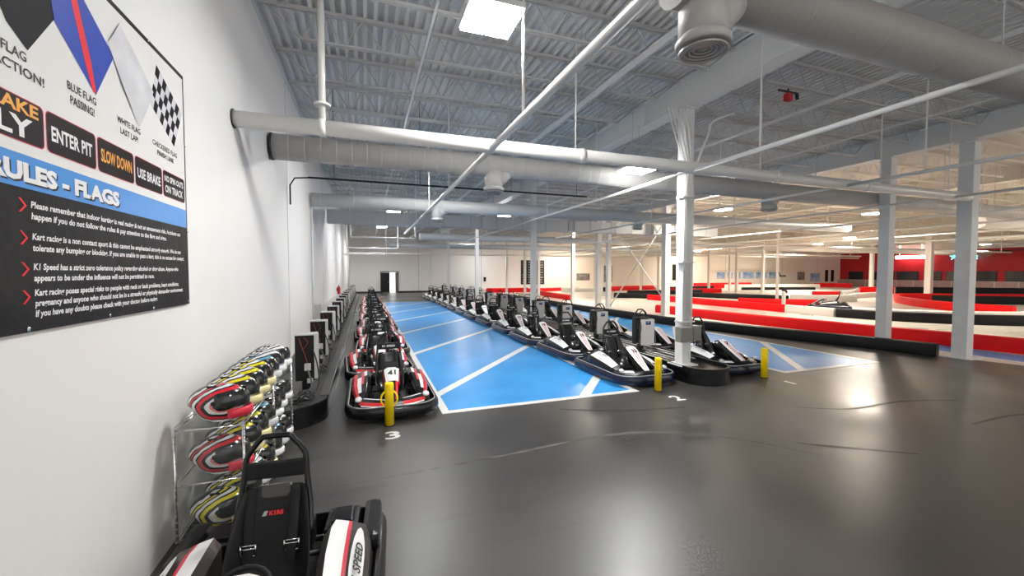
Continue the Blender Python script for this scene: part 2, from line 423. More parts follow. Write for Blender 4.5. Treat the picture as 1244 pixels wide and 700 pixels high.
for gi, x in enumerate(GX):
    b = NB(); zb = 5.50 if gi < 2 else 5.55
    box(b, (x, 20, zb+.012), (.34, 52, .024)); box(b, (x, 20, ZD-.03), (.26, 52, .024)); box(b, (x, 20, (zb+ZD)/2), (.02, 52, ZD-zb-.04))
    for y in range(-4, 46, 4): box(b, (x, y, (zb+ZD)/2), (.2, .015, ZD-zb-.06))
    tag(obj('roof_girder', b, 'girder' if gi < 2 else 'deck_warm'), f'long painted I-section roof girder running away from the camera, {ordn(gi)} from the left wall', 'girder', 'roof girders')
# bridging angles across joists
for k, x in enumerate((.9, 4.15, 8.7, 11.6)):
    wd = .035 if k in (0, 3) else .12
    b = NB(); box(b, (x, 21, ZD-.51), (wd, 49, .035))
    tag(obj('bridging_angle', b, 'girder'), f'thin steel bridging angle strung under the joists, {ordn(k)} from the left wall', 'bridging angle', 'joist bridging')

# columns
def column(x, y, w, top, label, m='column', z0=0.):
    t = thing('steel_column', label, 'column', (x, y, z0), 0, 'steel columns')
    b = NB(); box(b, (0, 0, (top-z0)/2), (w, w, top-z0), bev=w*.06); obj('shaft', b, m, t)
    b = NB(); box(b, (0, 0, .012), (w*1.9, w*1.9, .024)); obj('base_plate', b, m, t)
    b = NB(); box(b, (0, 0, top-z0-.02), (w*1.5, w*1.5, .03)); obj('cap_plate', b, m, t)
    return t
C1 = column(6.16, 6.78, .22, 5.5, 'thick white steel column rising from the front of the kart charging island, with conduits strapped to it', z0=.3)
for k in range(5):
    b = NB(); x = -.125 + .042*k; x2 = -.54 + .10*k
    tube(b, [(x, -.133, .55), (x, -.133, 3.75), (x-.02, -.15, 3.95)] + smooth_path([(x2+.06, -.16, 4.75), (x2, -.14, 4.95), (x2+.01, -.1, 5.10), (x2+.09, 0, 5.16), (x2+.13, .1, 5.16)], 4), .014, 8)
    cd = obj('conduit', b, 'white_pipe', C1)
b = NB(); tube(b, smooth_path([(.145, -.06, .8), (.145, -.06, 3.5), (.16, -.06, 3.95), (.50, -.06, 4.7), (.62, -.06, 5.0), (1.2, -.06, 5.25)], 4), .022, 8)
obj('conduit', b, 'white_pipe', C1)
b = NB()
for z in (.9, 2.1, 3.4): box(b, (-.02, -.06, z), (.34, .20, .03))
obj('strap_clamp', b, 'light_grey', C1)
b = NB(); box(b, (-.17, -.22, .66), (.30, .16, .30), bev=.01); e = obj('junction_box', b, 'junction', C1)
b = NB(); box(b, (.19, -.05, .66), (.20, .30, .30), bev=.01); obj('junction_box', b, 'junction', C1)
cols = [(6.1, 14.67, .19, 'slim white column standing in the kart charging island behind the thick front one', .3),
        (6.1, 23.2, .19, 'third white column along the kart charging island from the camera', .3),
        (6.1, 31.9, .19, 'fourth white column of the line above the charging island', 0),
        (6.1, 41.0, .19, 'last white column of the charging island line, nearest the far wall', 0),
        (14.25, 7.65, .27, 'thick white column standing just behind the black barrier, with a twin to its right', 0),
        (14.48, 6.05, .30, 'thick white column at the end of the black barrier, rightmost in the photo', 0),
        (14.3, 17.0, .31, 'white column at the right end of the crossed brace rods', 0),
        (14.3, 22.2, .26, 'white column at the left end of the crossed brace rods', 0),
        (14.3, 23.4, .32, 'grey-white column close beside the left braced column', 0),
        (14.3, 26.9, .22, 'white column left of the braced pair, second-bay girder line', 0),
        (14.3, 33.2, .2, 'narrow white column seen just right of the slim island column', 0),
        (14.3, 36.5, .2, 'narrow white column seen just left of the slim island column', 0),
        (14.3, 41.9, .2, 'narrow far white column left of the dark wall banner', 0),
        (26.5, 20.4, .14, 'thin white pole in the track with a small camera on it', 0),
        (37.4, 33.4, .26, 'far white column right of the thick front column, above the track', 0),
        (41.3, 33.5, .26, 'far white column in front of the right end of the blue wall pictures', 0),
        (41.0, 37.6, .22, 'far thin white column in front of the middle blue wall pictures', 0),
        (39.0, 38.8, .22, 'far thin white column in front of the left blue wall pictures', 0),
        (44.3, 20.7, .42, 'white column in front of the pink lit tube on the red wall', 0),
        (55.3, 31.0, .34, 'far white column in front of the left end of the red wall', 0),
        (22.4, 36.0, .2, 'far white column beyond the red barriers on the left of the braced pair', 0),
        (30.5, 37.5, .2, 'far white column between the braced pair and the thick front column', 0),
        (30.5, 40.5, .2, 'farther white column between the braced pair and the thick front column', 0)]
CC = [column(x, y, w, 5.5, l, 'column' if x < 16 else 'bar_white', z0=z) for x, y, w, l, z in cols]
b = NB(); box(b, (.35, -.1, 1.95), (.5, .1, .1)); tube(b, [(0, -.1, 2.2), (0, -.2, 2.0), (.3, -.15, 1.95)], .03, 6); cm = obj('camera_bracket', b, 'dark_metal', CC[13])
b = NB()
tube(b, [(14.22, 22.03, 5.4), (14.22, 17.2, 1.0)], .04, 6); tag(obj('brace_rod', b, 'white_pipe'), 'white diagonal brace rod dropping towards the camera between the two braced columns', 'brace rod', 'crossed brace rods')
b = NB(); tube(b, [(14.36, 17.2, 4.75), (14.36, 22.03, .15)], .04, 6)
tag(obj('brace_rod', b, 'white_pipe'), 'white diagonal brace rod rising towards the camera between the two braced columns', 'brace rod', 'crossed brace rods')

# ------------------------------------------------------------------ pipes
def rodset(b, pts, r=.012):
    for (x, y, z) in pts: tube(b, [(x, y, z), (x, y, ZD-.1)], r, 5)
t = thing('sprinkler_main', 'thick white sprinkler main crossing the hall in front of the first column', 'pipe', (0, 5.95, 4.08))
b = NB(); tube(b, [(XW-.02, 0, 0), (14.25, 0, 0)], .1, 16); obj('pipe', b, 'white_pipe', t)
b = NB(); tube(b, [(XW, 0, 0), (XW+.015, 0, 0)], .115, 16); obj('wall_flange', b, 'dark_metal', t)
b = NB()
for x in (-.5, 3.3, 7.6, 10.3): tube(b, [(x-.04, 0, 0), (x+.04, 0, 0)], .115, 16); 
pieces('coupling', b, 'white_pipe', t)
b = NB(); tube(b, [(-.5, 0, 0), (-.5, 0, 2.0)], .042, 12); tube(b, [(-.5, 0, .28), (-.5, 0, .31)], .1, 12); obj('riser', b, 'white_pipe', t)
b = NB()
for x in (3.2, 7.2, 10.8, 13.4): tube(b, [(x, 0, .1), (x, 0, 1.9)], .013, 5)
pieces('hanger_rod', b, 'white_pipe', t)
for k, x in enumerate((1.78, 5.55, 9.6, 13.5, 17.5, 21.5, 26, 31)):
    r = .055 if k == 0 else .042
    t = thing('sprinkler_branch', f'thin white sprinkler pipe running away from the camera, {ordn(k)} from the left wall', 'pipe', (x, 0, 4.03), 0, 'sprinkler branch pipes')
    b = NB(); 
    if k < 4:
        tube(b, [(0, -3, .0), (0, 5.95, .0)], r*.85, 10); tube(b, [(0, 5.95, 0), (0, 20 + 5*(k % 2), .0)], r*.75, 10)
    else: tube(b, [(0, 2, 0), (0, 40, 0)], r, 8)
    obj('pipe', b, 'white_pipe', t)
    b = NB()
    for y in ([1.4, 4.6, 9.2, 12.2, 15.5, 19.2] if k < 4 else [7, 14, 20, 26, 31, 37]):
        tube(b, [(0, y, r*.6), (0, y, 1.95)], .012 if k else .018, 5)
    pieces('hanger_rod', b, 'white_pipe', t)
# drop pipes: bent white conduits near the far left, and a cross main far back
for k, (x0, x1, y, z) in enumerate(((-.6, 2.2, 19.5, 3.75), (-.9, 1.7, 23.5, 3.5), (-1.2, 1.2, 26, 3.25))):
    b = NB(); tube(b, [(x0, y, 6.09), (x0, y, z+.06), (x0+.06, y, z), (x1-.06, y, z), (x1, y, z+.06), (x1, y, 6.09)], .035, 8)
    tag(obj('trapeze_pipe', b, 'white_pipe'), f'U-shaped white pipe trapeze hanging below the lights at the far left, {ordn(k)} from the camera', 'pipe', 'hanging trapeze pipes')
b = NB(); tube(b, [(XW+.08, 39, .3), (XW+.08, 39, 3.8), (XW+.18, 39, 3.9), (30, 39, 3.9)], .065, 8)
tag(obj('cross_main', b, 'white_pipe'), 'white pipe crossing the hall near the far wall and dropping down the left wall', 'pipe')
for k, (x0, x1, y, z) in enumerate(((20, 60, 34.9, 4.25), (20, 66, 24, 4.35), (24, 70, 41, 4.3), (34, 72, 18, 4.5))):
    b = NB(); tube(b, [(x0, y, z), (x1, y, z)], .09, 6)
    for x in range(int(x0)+2, int(x1), 6): tube(b, [(x, y, z), (x, y, 6.09)], .03, 4)
    tag(obj('track_pipe', b, 'bar_white'), f'cream pipe hung across the bay over the race track, {ordn([18,24,34.9,41].index(y))} counting away', 'pipe', 'pipes above the track')

# ------------------------------------------------------------------ ducts
def duct(y, x0, x1, z, r, label, m, outlets):
    t = thing('air_duct', label, 'duct', (0, y, z), 0, 'round air ducts')
    b = NB(); tube(b, [(x0, 0, 0), (x1, 0, 0)], r, 24)
    x = x0+.25
    while x < min(x1, 30): tube(b, [(x-.012, 0, 0), (x, 0, 0), (x+.012, 0, 0)], [r*.99, r*1.018, r*.99], 24, caps=False); x += .25 if 5 < y < 10 else .9
    obj('duct_run', b, m, t)
    for x in outlets:
        b = NB(); q = r*.86
        tube(b, [(x, -.02, -r*.3), (x, -.02, -r*2.2)], q*.97, 20)
        tube(b, [(x+r*1.3, 0, -r*.25), (x+.02, -.02, -r*1.55)], [q*.9, q*.8], 20)
        lathe(b, [(q*.95, 0), (q*1.08, .0), (q*1.08, .05), (q*.95, .08)], 20, (x, -.02, -r*2.3))
        o = obj('outlet_drop', b, 'duct' if y < 10 else m, t)
        b = NB()
        for k in range(5):
            rr = q*(.18+.18*k); pts = [(x+rr*math.cos(a*PI/10), -.02+rr*math.sin(a*PI/10), -r*2.305-.006*k) for a in range(20)]
            tube(b, pts, .011, 5, closed=True)
        obj('diffuser_ring', b, 'steel', o)
        b = NB(); lathe(b, [(q*.93, 0), (q*.93, .02)], 20, (x, -.02, -r*2.27)); obj('diffuser_core', b, 'dark_metal', o)
    b = NB(); x = x0+1.2
    while x < x1: tube(b, [(x, 0, r-.01), (x, 0, ZD-z)], .008, 4); x += 3.0
    pieces('hanger_rod', b, 'joist', t)
    return t
M['duct_brown'] = mat('dark_brown_grey_duct', (.30, .285, .27), .5, noise=(60, .5, (.38, .365, .35)))  # darker and browner than the other round ducts
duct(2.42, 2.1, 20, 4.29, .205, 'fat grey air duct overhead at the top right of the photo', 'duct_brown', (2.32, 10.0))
b = NB(); 
d1 = duct(8.0, XW+.06, 23, 4.33, .215, 'round grey spiral duct just behind the thick white main', 'duct', (2.45, 10.0))
b = NB(); tube(b, [(XW+.02, 0, 0), (XW+.06, 0, 0)], .225, 24); obj('wall_collar', b, 'dark_metal', d1)
duct(13.4, XW+.05, 22, 4.33, .20, 'round bluish-lit grey duct second behind the white main', 'duct_blue', (2.2, 9.9))
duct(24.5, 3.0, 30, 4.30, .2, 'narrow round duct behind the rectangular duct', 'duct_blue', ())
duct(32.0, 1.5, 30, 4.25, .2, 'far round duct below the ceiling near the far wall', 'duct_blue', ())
duct(10.5, 26, 72, 4.45, .28, 'long cream duct over the nearer part of the race track', 'bar_white', ())
duct(28., 34, 72, 4.5, .3, 'long cream duct over the middle of the race track', 'bar_white', ())
t = thing('rectangular_duct', 'boxy bluish-lit grey air duct with seams crossing below the ceiling at mid hall', 'duct', (0, 18.0, 4.42))
b = NB(); box(b, (8.5, 0, 0), (19.8, .5, .52), bev=.01); obj('duct_run', b, 'duct_blue', t)
b = NB()
for k in range(16): box(b, (-.4+1.2*k, 0, 0), (.03, .54, .56))
pieces('seam', b, 'duct', t)
b = NB()
for k in range(8): tube(b, [(.3+2.3*k, -.28, -.26), (.3+2.3*k, -.28, 1.6)], .012, 5); tube(b, [(.3+2.3*k, .28, -.26), (.3+2.3*k, .28, 1.6)], .012, 5)
pieces('hanger_rod', b, 'joist', t)
# black electrical raceway and low cable tray
b = NB(); box(b, (2.2, 9.6, 4.18), (6.6, .035, .035)); box(b, (2.95, 9.6, 4.15), (.3, .1, .12)); tube(b, [(-1.05, 9.6, 4.18), (-1.35, 9.6, 4.15), (-1.44, 9.6, 4.0), (-1.44, 9.6, 3.6)], .015, 6)
for x in (-.6, 1.2, 3.4, 5.2): tube(b, [(x, 9.6, 4.18), (x, 9.6, 6.09)], .006, 4)
tag(obj('cable_raceway', b, 'dark_metal'), 'dark horizontal cable raceway behind the spiral duct', 'raceway')

t = thing('alarm_beacon', 'small red beacon with dark bracket hung under the roof joists right of the first girder', 'beacon', (7.49, 5.64, 5.44))
b = NB(); box(b, (0, 0, .03), (.14, .10, .14), bev=.02); obj('lens', b, 'wall_red', t)
b = NB(); box(b, (0, 0, .13), (.5, .03, .03)); tube(b, [(0, 0, .1), (0, 0, .2)], .015, 6); tube(b, [(.22, 0, .12), (.24, 0, .02)], .03, 6); obj('bracket', b, 'dark_metal', t)
# ------------------------------------------------------------------ light fixtures
def fixture(warm):
    t = thing('highbay_light', '', 'ceiling light')
    b = NB(); box(b, (0, 0, .05), (.62, .62, .07), bev=.015); obj('housing', b, 'white', t)
    for s in (-1, 1):
        b = NB(); box(b, (s*.155, 0, .005), (.28, .58, .03)); obj('diffuser', b, 'led_warm' if warm else 'led_cool', t)
    b = NB()
    for s in (-1, 1): tube(b, [(s*.25, 0, .08), (0, 0, .5), (0, 0, .85)], .006, 4)
    obj('hanger_wire', b, 'joist', t)
    return t
LT = [(1.40, 4.65, 5.1, 0, 'large square LED light nearest the camera, blazing at the top of the photo'),
      (1.32, 20.8, 5.1, 0, 'nearest of the four lights stacked in a line at the far left'),
      (1.04, 27.8, 5.1, 0, 'second of the four lights in a line at the far left'),
      (.83, 36.5, 5.1, 0, 'third of the four lights in a line at the far left'),
      (.80, 40.2, 4.45, 0, 'farthest of the four lights in a line at the far left'),
      (6.78, 20.05, 5.1, 0, 'light hung above the charging island at mid hall'),
      (7.32, 32.57, 5.1, 0, 'light hung above the far end of the charging island'),
      (12.2, 42.8, 4.75, 0, 'small far light just before the far wall, right of the island line'),
      (5.15, 6.95, 4.24, 0, 'light partly hidden behind the white main beside the first column'),
      (15.6, 14.83, 5.1, 1, 'bright light just right of the thick front column'),
      (15.3, 26.1, 5.1, 1, 'light hung left of the crossed brace rods'),
      (22.6, 42.8, 5.0, 1, 'far light near the wall left of the crossed brace rods'),
      (24.4, 25.7, 5.1, 1, 'upper of two lights against the right side of the thick front column'),
      (41.2, 42.9, 5.0, 1, 'lower of two lights against the right side of the thick front column'),
      (23.77, 13.37, 5.1, 1, 'bright light beside the top of the tall column behind the black barrier'),
      (38.4, 23.2, 5.1, 1, 'light at the right above the track, below the brightest warm one'),
      (44.3, 29.7, 5.1, 1, 'middle light of the receding row above the track'),
      (48.4, 34.3, 5.1, 1, 'second farthest light of the receding row above the track'),
      (51.8, 38.8, 5.1, 1, 'farthest light of the receding row above the track'),
      (60.7, 23.9, 5.1, 1, 'light in front of the red wall, rightmost in the photo'),
      (1.4, 11.0, 5.1, 0, 'light hidden above the spiral duct on the left line'),
      (1.4, -3.2, 5.1, 0, 'light behind the camera on the left line'),
      (17., -4.5, 5.1, 0, 'light behind the camera at the far right'),
      (30., 5.0, 5.1, 1, 'light over the near end of the race track, right of the frame')]
fx = {0: fixture(0), 1: fixture(1)}; used = {0: False, 1: False}
for x, y, z, w, l in LT:
    if not used[w]: o = fx[w]; used[w] = True
    else: o = copy_tree(fx[w])
    o.location = (x, y, z); tag(o, l, 'ceiling light', 'square highbay lights')

# ================================================================== BANNER
BX = XW + .012
bn = thing('rules_banner', 'large vinyl flag-rules banner on the left wall, white above and black below a blue strip', 'banner', (BX, 0, 0))
Y0, Y1, Z0, Z1 = 1.3, 4.42, 1.92, 3.91
def W(y, z, d=0.): return (d, y, z)
b = NB(); box(b, (0, (Y0+Y1)/2, (Z0+Z1)/2), (.012, Y1-Y0, Z1-Z0)); obj('border', b, 'print_black', bn)
b = NB(); quadpoly(b, [W(Y0, 2.745, .007), W(Y1-.025, 2.745, .007), W(Y1-.025, Z1-.035, .007), W(Y0, Z1-.035, .007)]); obj('white_field', b, 'print_white', bn, normals=False)
b = NB(); quadpoly(b, [W(Y0, 2.59, .0075), W(Y1-.02, 2.59, .0075), W(Y1-.02, 2.745, .0075), W(Y0, 2.745, .0075)]); obj('blue_strip', b, 'print_blue', bn, normals=False)
UX, UY = (0, 1, 0), (0, 0, 1)
D = .0085
def printed(name, polys, m):
    b = NB()
    for p in polys: quadpoly(b, [W(y, z, D) for y, z in p])
    return obj(name, b, m, bn, normals=False)
fb = printed('printed_flag', [[(2.35, 3.55), (2.5, 3.31), (2.62, 3.24), (2.81, 3.49), (2.75, 3.82), (2.5, 3.85)]], 'flag_black'); fb['label'] = 'black flag'
fb = printed('printed_flag', [[(2.80, 3.49), (3.14, 3.24), (3.345, 3.56), (3.06, 3.74), (2.98, 3.84), (2.78, 3.84)]], 'flag_blue'); fb['label'] = 'blue flag with a red diagonal'
b = NB(); quadpoly(b, [W(2.90, 3.84, D+.0006), W(2.95, 3.665, D+.0006), W(3.05, 3.39, D+.0006), W(3.115, 3.25, D+.0006), W(3.145, 3.25, D+.0006), W(3.105, 3.42, D+.0006), W(3.0, 3.70, D+.0006), W(2.95, 3.84, D+.0006)])
obj('red_diagonal', b, 'flag_red', fb, normals=False)
b = NB(); P = [[(3.28, 3.62), (3.33, 3.70), (3.42, 3.81)], [(3.42, 3.42), (3.52, 3.50), (3.62, 3.68)], [(3.63, 3.21), (3.72, 3.36), (3.86, 3.55)]]
loft(b, [[W(y, z, D + (.012 if j == 1 else 0) + (.008 if i == 1 else 0)) for j, (y, z) in enumerate(r)] for i, r in enumerate(P)])
fb = obj('printed_flag', b, 'flag_white', bn); fb['label'] = 'white flag'
b = NB(); TL, TR, BR, BL = Vector((3.80, 3.45)), Vector((3.92, 3.78)), Vector((4.37, 3.57)), Vector((4.19, 3.24))
nu, nv = 4, 8
for i in range(nu):
    for j in range(nv):
        def q(u, v): p = TL.lerp(TR, u).lerp(BL.lerp(BR, u), v); return W(p.x, p.y, D)
        quadpoly(b, [q(i/nu, j/nv), q((i+1)/nu, j/nv), q((i+1)/nu, (j+1)/nv), q(i/nu, (j+1)/nv)], (i+j) % 2)
fb = obj('printed_flag', b, ['flag_white', 'flag_black'], bn, normals=False); fb['label'] = 'chequered flag'
for s, y, z, w, h in (('BLACK FLAG', 2.43, 3.20, .36, .045), ('INFRACTION!', 2.49, 3.13, .46, .045), ('BLUE FLAG', 3.015, 3.20, .25, .045), ('PASSING!', 3.015, 3.13, .21, .045),
                      ('WHITE FLAG', 3.50, 3.185, .29, .04), ('LAST LAP!', 3.50, 3.12, .22, .04), ('CHECKERED FLAG', 4.03, 3.175, .42, .038), ('FINISH LINE', 4.03, 3.115, .28, .036)):
    b = NB(); add_text(b, s, W(y, z, D+.0004), UX, UY, w, h, bold=.014)
    obj('flag_caption', b, 'ink_black', bn, normals=False)
def rrect(y0, y1, z0, z1, r=.025, d=0.):
    pts = []
    for cy, cz, a0 in ((y1-r, z1-r, 0), (y0+r, z1-r, 90), (y0+r, z0+r, 180), (y1-r, z0+r, 270)):
        for k in range(4): a = math.radians(a0+30*k); pts.append(W(cy+r*math.cos(a), cz+r*math.sin(a), d))
    return pts
for (y0, y1, lines) in ((2.08, 2.705, (('OR BRAKE', 2.39, 2.962, .56, .062, 1), ('ONLY', 2.37, 2.868, .52, .095, 0))), (2.72, 3.12, (('ENTER PIT', 2.92, 2.90, .33, .075, 0),)),
                        (3.135, 3.54, (('SLOW DOWN', 3.34, 2.905, .345, .08, 1),)), (3.555, 3.955, (('USE BRAKE', 3.755, 2.895, .34, .07, 0),)),
                        (3.97, 4.375, (('NO SPIN OUTS', 4.17, 2.945, .35, .05, 0), ('ON TRACK', 4.17, 2.865, .33, .06, 0)))):
    b = NB(); quadpoly(b, rrect(y0, y1, 2.80, 3.005, d=D)); p = obj('warning_panel', b, 'crimson', bn, normals=False)
    b = NB(); quadpoly(b, rrect(y0+.004, y1-.004, 2.804, 3.001, d=D+.0003)); obj('panel_face', b, 'print_maroon', p, normals=False)
    for s, y, z, w, h, orange in lines:
        b = NB(); add_text(b, s, W(y, z, D+.0008), UX, UY, w, h, bold=.03); obj('panel_lettering', b, 'ink_orange' if orange else 'ink_white', p, normals=False)
b = NB(); add_text(b, 'RULES - FLAGS', W(2.865, 2.656, D+.0002), UX, UY, .99, .092, bold=.055, shear=.0); obj('heading_shadow', b, 'ink_black', bn, normals=False)
b = NB(); add_text(b, 'RULES - FLAGS', W(2.855, 2.664, D+.0008), UX, UY, .99, .092, bold=.055, shear=.0); obj('heading_lettering', b, 'ink_white', bn, normals=False)
PARA = (('Please remember that indoor karting is real racing & not an amusement ride. Accidents can', 2.60, 2.515, 1.66), ('happen if you do not follow the rules & pay attention to the flags and signs.', 2.60, 2.462, 1.40),
                   ('Kart racing is a non contact sport & this cannot be emphasized strongly enough. We do not', 2.60, 2.365, 1.66), ('tolerate any bumping or blocking. If you are unable to pass a kart, this is no excuse for contact.', 2.60, 2.312, 1.72),
                   ('K1 Speed has a strict zero tolerance policy regarding alcohol or drug abuse. Anyone who', 2.60, 2.222, 1.60), ('appears to be under the influence will not be permitted to race.', 2.60, 2.168, 1.18),
                   ('Kart racing poses special risks to people with neck or back problems, heart conditions,', 2.60, 2.098, 1.60), ('pregnancy and anyone who should not be in a stressful or physically demanding environment.', 2.60, 2.048, 1.68),
                   ('If you have any doubts please check with your doctor before racing.', 2.60, 1.998, 1.22))
for i0, i1 in ((0, 2), (2, 4), (4, 6), (6, 9)):
    b = NB()
    for s, y, z, w in PARA[i0:i1]: add_text(b, s, W(y, z, .0075), UX, UY, w, .042, bold=.03, shear=.12, align='l')
    obj('rules_lettering', b, 'ink_white', bn, normals=False)
b = NB()
for z in (2.51, 2.36, 2.215, 2.085):
    quadpoly(b, [W(2.525, z+.032, .0075), W(2.56, z, .0075), W(2.525, z-.032, .0075), W(2.54, z-.032, .0075), W(2.575, z, .0075), W(2.54, z+.032, .0075)])
pieces('bullet_mark', b, 'ink_red', bn)
b = NB()
for y, z in ((2.55, 1.935), (3.2, 1.935), (3.75, 1.935), (4.38, 1.945), (4.405, 2.56), (4.40, 3.3), (4.395, 3.86), (3.8, 3.895)): lathe(b, [(.004, 0), (.011, .0), (.011, .004), (.004, .004)], 10, mtx=Matrix.Translation((.008, y, z)) @ Euler((0, PI/2, 0)).to_matrix().to_4x4())
pieces('grommet', b, 'chrome', bn)

# ================================================================== KARTS
def rounded_outline(hw, y0, y1, rf, rr, n=5):
    pts = []
    for cx, cy, r, a0 in ((hw-rr, y1-rr, rr, 0), (-hw+rr, y1-rr, rr, 90), (-hw+rf, y0+rf, rf, 180), (hw-rf, y0+rf, rf, 270)):
        for k in range(n+1): a = math.radians(a0+90*k/n); pts.append((cx+r*math.cos(a), cy+r*math.sin(a), 0))
    return pts
POD = [  # y, inner x, outer x, top z inner, top z outer
    (-.58, .40, .50, .24, .20), (-.44, .36, .56, .32, .26), (-.20, .33, .60, .39, .31), (.10, .31, .61, .45, .34), (.34, .31, .61, .47, .37), (.46, .33, .59, .45, .37), (.50, .36, .56, .38, .32)]
def pod(side, style):
    b = NB(); rows = []
    for (y, xi, xo, zi, zo) in POD:
        w = xo-xi
        top = lambda t: zi + (zo-zi)*t**1.4
        r = [(xi, y, .14), (xi, y, zi-.05), (xi+.03*w/.2, y, zi)]
        for t in ((.2, .36, .5, .72, .9) if style != 'grey' else (.16, .33, .50, .58, .9)): r.append((xi+w*t, y, top(t)+.012))
        r += [(xo, y, zo-.04), (xo+.01, y, zo-.12), (xo-.02, y, .12)]
        rows.append([(side*p[0], p[1], p[2]) for p in r])
    if style == 'white':
        mi = lambda i, j: 1 if 3 <= j <= 6 and i in (1, 2, 3) else (3 if j >= 8 else 0)
    elif style == 'red':
        mi = lambda i, j: (2 if (j in (6, 7) and i < 4) or (j == 4 and i in (2, 3)) else 1 if (j == 5 and i in (1, 2)) or (j == 3 and i == 3) else 0)
    else:
        mi = lambda i, j: 1 if j in (3, 4) else (2 if j == 5 else 0)
    R = loft(b, rows, mi=mi, cap=True, smooth=False)
    return b
def seat_mesh(th=.02):
    b = NB(); prof = [(-.16, .17, .17, .03), (-.05, .125, .20, .06), (.08, .10, .22, .10), (.20, .13, .235, .13), (.28, .22, .25, .14), (.335, .34, .25, .13), (.38, .47, .24, .10), (.42, .60, .22, .07), (.455, .70, .205, .05), (.475, .755, .18, .03)]
    rows = []
    n = len(prof)
    for i, (y, z, hw, bol) in enumerate(prof):
        a = prof[max(i-1, 0)]; c = prof[min(i+1, n-1)]
        t = Vector((0, c[0]-a[0], c[1]-a[1])).normalized(); nrm = Vector((0, -t.z, t.y))   # towards the driver
        r = []
        for k in range(11):
            u = -1+.2*k
            r.append(Vector((u*hw, y, z)) + nrm*bol*(abs(u)**3.2))
        rows.append(r)
    loft(b, rows); return b
def kart(style, label, first=False):
    red = style == 'red'; fg = style == 'grey'
    t = thing('go_kart', label, 'go-kart')
    # perimeter bumper
    b = NB(); path = rounded_outline(.655, -1.02, 1.0, .34, .16, 6)
    prof = [(-.03, .055), (.035, .06), (.05, .11), (.045, .17), (.02, .215), (-.02, .215), (-.035, .17)]
    sweep(b, prof, path, closed=True); bp = obj('perimeter_bumper', b, 'navy' if style == 'white' else 'black', t, angle=40)
    b = NB(); tube(b, [(x*.985, y*.99, .220) for x, y, z in path], .007, 6, closed=True); obj('bumper_rail', b, 'light_grey' if not fg else 'black', bp)
    b = NB(); prism(b, [(-.36, -.92), (.36, -.92), (.60, -.5), (.60, .9), (-.60, .9), (-.60, -.5)], .05, .075); obj('floor_pan', b, 'black_matte', t)
    b = NB()
    for s in (-1, 1):
        tube(b, smooth_path([(s*.2, -.9, .1), (s*.26, -.5, .1), (s*.29, 0, .1), (s*.29, .85, .1)], 3), .018, 6)
    tube(b, [(-.55, .62, .14), (.55, .62, .14)], .02, 8); tube(b, [(-.5, -.55, .13), (.5, -.55, .13)], .016, 6)
    for y in (-.28, .3, .88): tube(b, [(-.6, y, .1), (.6, y, .1)], .015, 6)
    obj('chassis_frame', b, 'dark_metal' if not red else 'black', t)
    for s in (-1, 1):
        b = pod(s, style); p = obj('side_pod', b, ['umber' if fg else 'black', 'white', 'crimson' if fg else 'red', 'navy' if style == 'white' else 'black'], t)
        if style == 'white':
            b = NB(); add_text(b, 'K1 SPEED', (s*.475, -.02, .452), (0, s*1, 0), (-s*.86, 0, .32), .40, .07, bold=.02, lift=.004)
            obj('pod_lettering', b, 'ink_black', p, normals=False)
        if fg:
            b = NB(); n = 14; c = Vector((s*.545, .04, .405)); u = Vector((0, 1, .06)); v = Vector((s*.75, 0, -.55)).normalized()
            quadpoly(b, [c + u*.33*math.cos(2*PI*k/n) + v*.05*math.sin(2*PI*k/n) for k in range(n)]); pl = obj('white_oval', b, 'white', p)
            b = NB(); add_text(b, 'K1 SPEED', c+Vector((s*.006, -.04, .012)), (0, s, 0), -v*1, .42, .055, bold=.03, shear=.2, lift=.0); obj('pod_lettering', b, 'ink_black', pl, normals=False)
    # battery / motor boxes behind pods
    for s in (-1, 1):
        b = NB(); box(b, (s*.39, .70, .23), (.24, .30, .22), bev=.03); box(b, (s*.39, .70, .35), (.14, .2, .03), bev=.01); obj('battery_box', b, 'black', t)
    b = NB(); box(b, (0, .78, .2), (.34, .22, .2), bev=.02); box(b, (0, .76, .32), (.2, .12, .05), bev=.01); obj('motor_cover', b, 'dark_metal', t)
    # wheels
    for s in (-1, 1):
        for y, r, w in ((-.60, .125, .12), (.64, .135, .17)):
            b = NB(); mt = Matrix.Translation((s*.50, y, r+.005)) @ Euler((0, PI/2, 0)).to_matrix().to_4x4()
            lathe(b, [(r*.55, -w/2), (r*.93, -w/2), (r, -w/2+.02), (r, w/2-.02), (r*.93, w/2), (r*.55, w/2)], 18, mtx=mt)
            wh = obj('wheel', b, 'rubber', t)
            b = NB(); lathe(b, [(r*.2, -w/2-.004), (r*.5, -w/2+.005), (r*.5, w/2-.005), (r*.2, w/2+.004)], 12, mtx=mt); obj('rim', b, 'steel', wh)
    # seat
    b = seat_mesh(); st = obj('seat', b, 'seat_matte' if fg else 'seat', t)
    sm = st.modifiers.new('thickness', 'SOLIDIFY'); sm.thickness = .018; sm.offset = 0
    ss = st.modifiers.new('smooth', 'SUBSURF'); ss.levels = 1; ss.render_levels = 1
    b = NB(); hp = [(-.235, .33, .46), (-.215, .42, .64), (-.195, .455, .78), (-.185, .475, .90), (-.17, .485, .97), (-.095, .49, 1.07), (-.06, .492, 1.085)]
    tube(b, smooth_path(hp + [(-x, y, z) for x, y, z in hp[::-1]], 3), .019, 8); obj('seat_hoop', b, 'black', st)
    b = NB(); box(b, (0, .468, .865), (.36, .035, .115), bev=.014); pd = obj('headrest_pad', b, 'black_matte', st)
    if not fg:
        b = NB(); add_text(b, 'K1 SPEED', (0, .4405, .87), (1, 0, 0), (0, 0, 1), .22, .035, bold=.02); obj('headrest_lettering', b, 'ink_white', pd, normals=False)
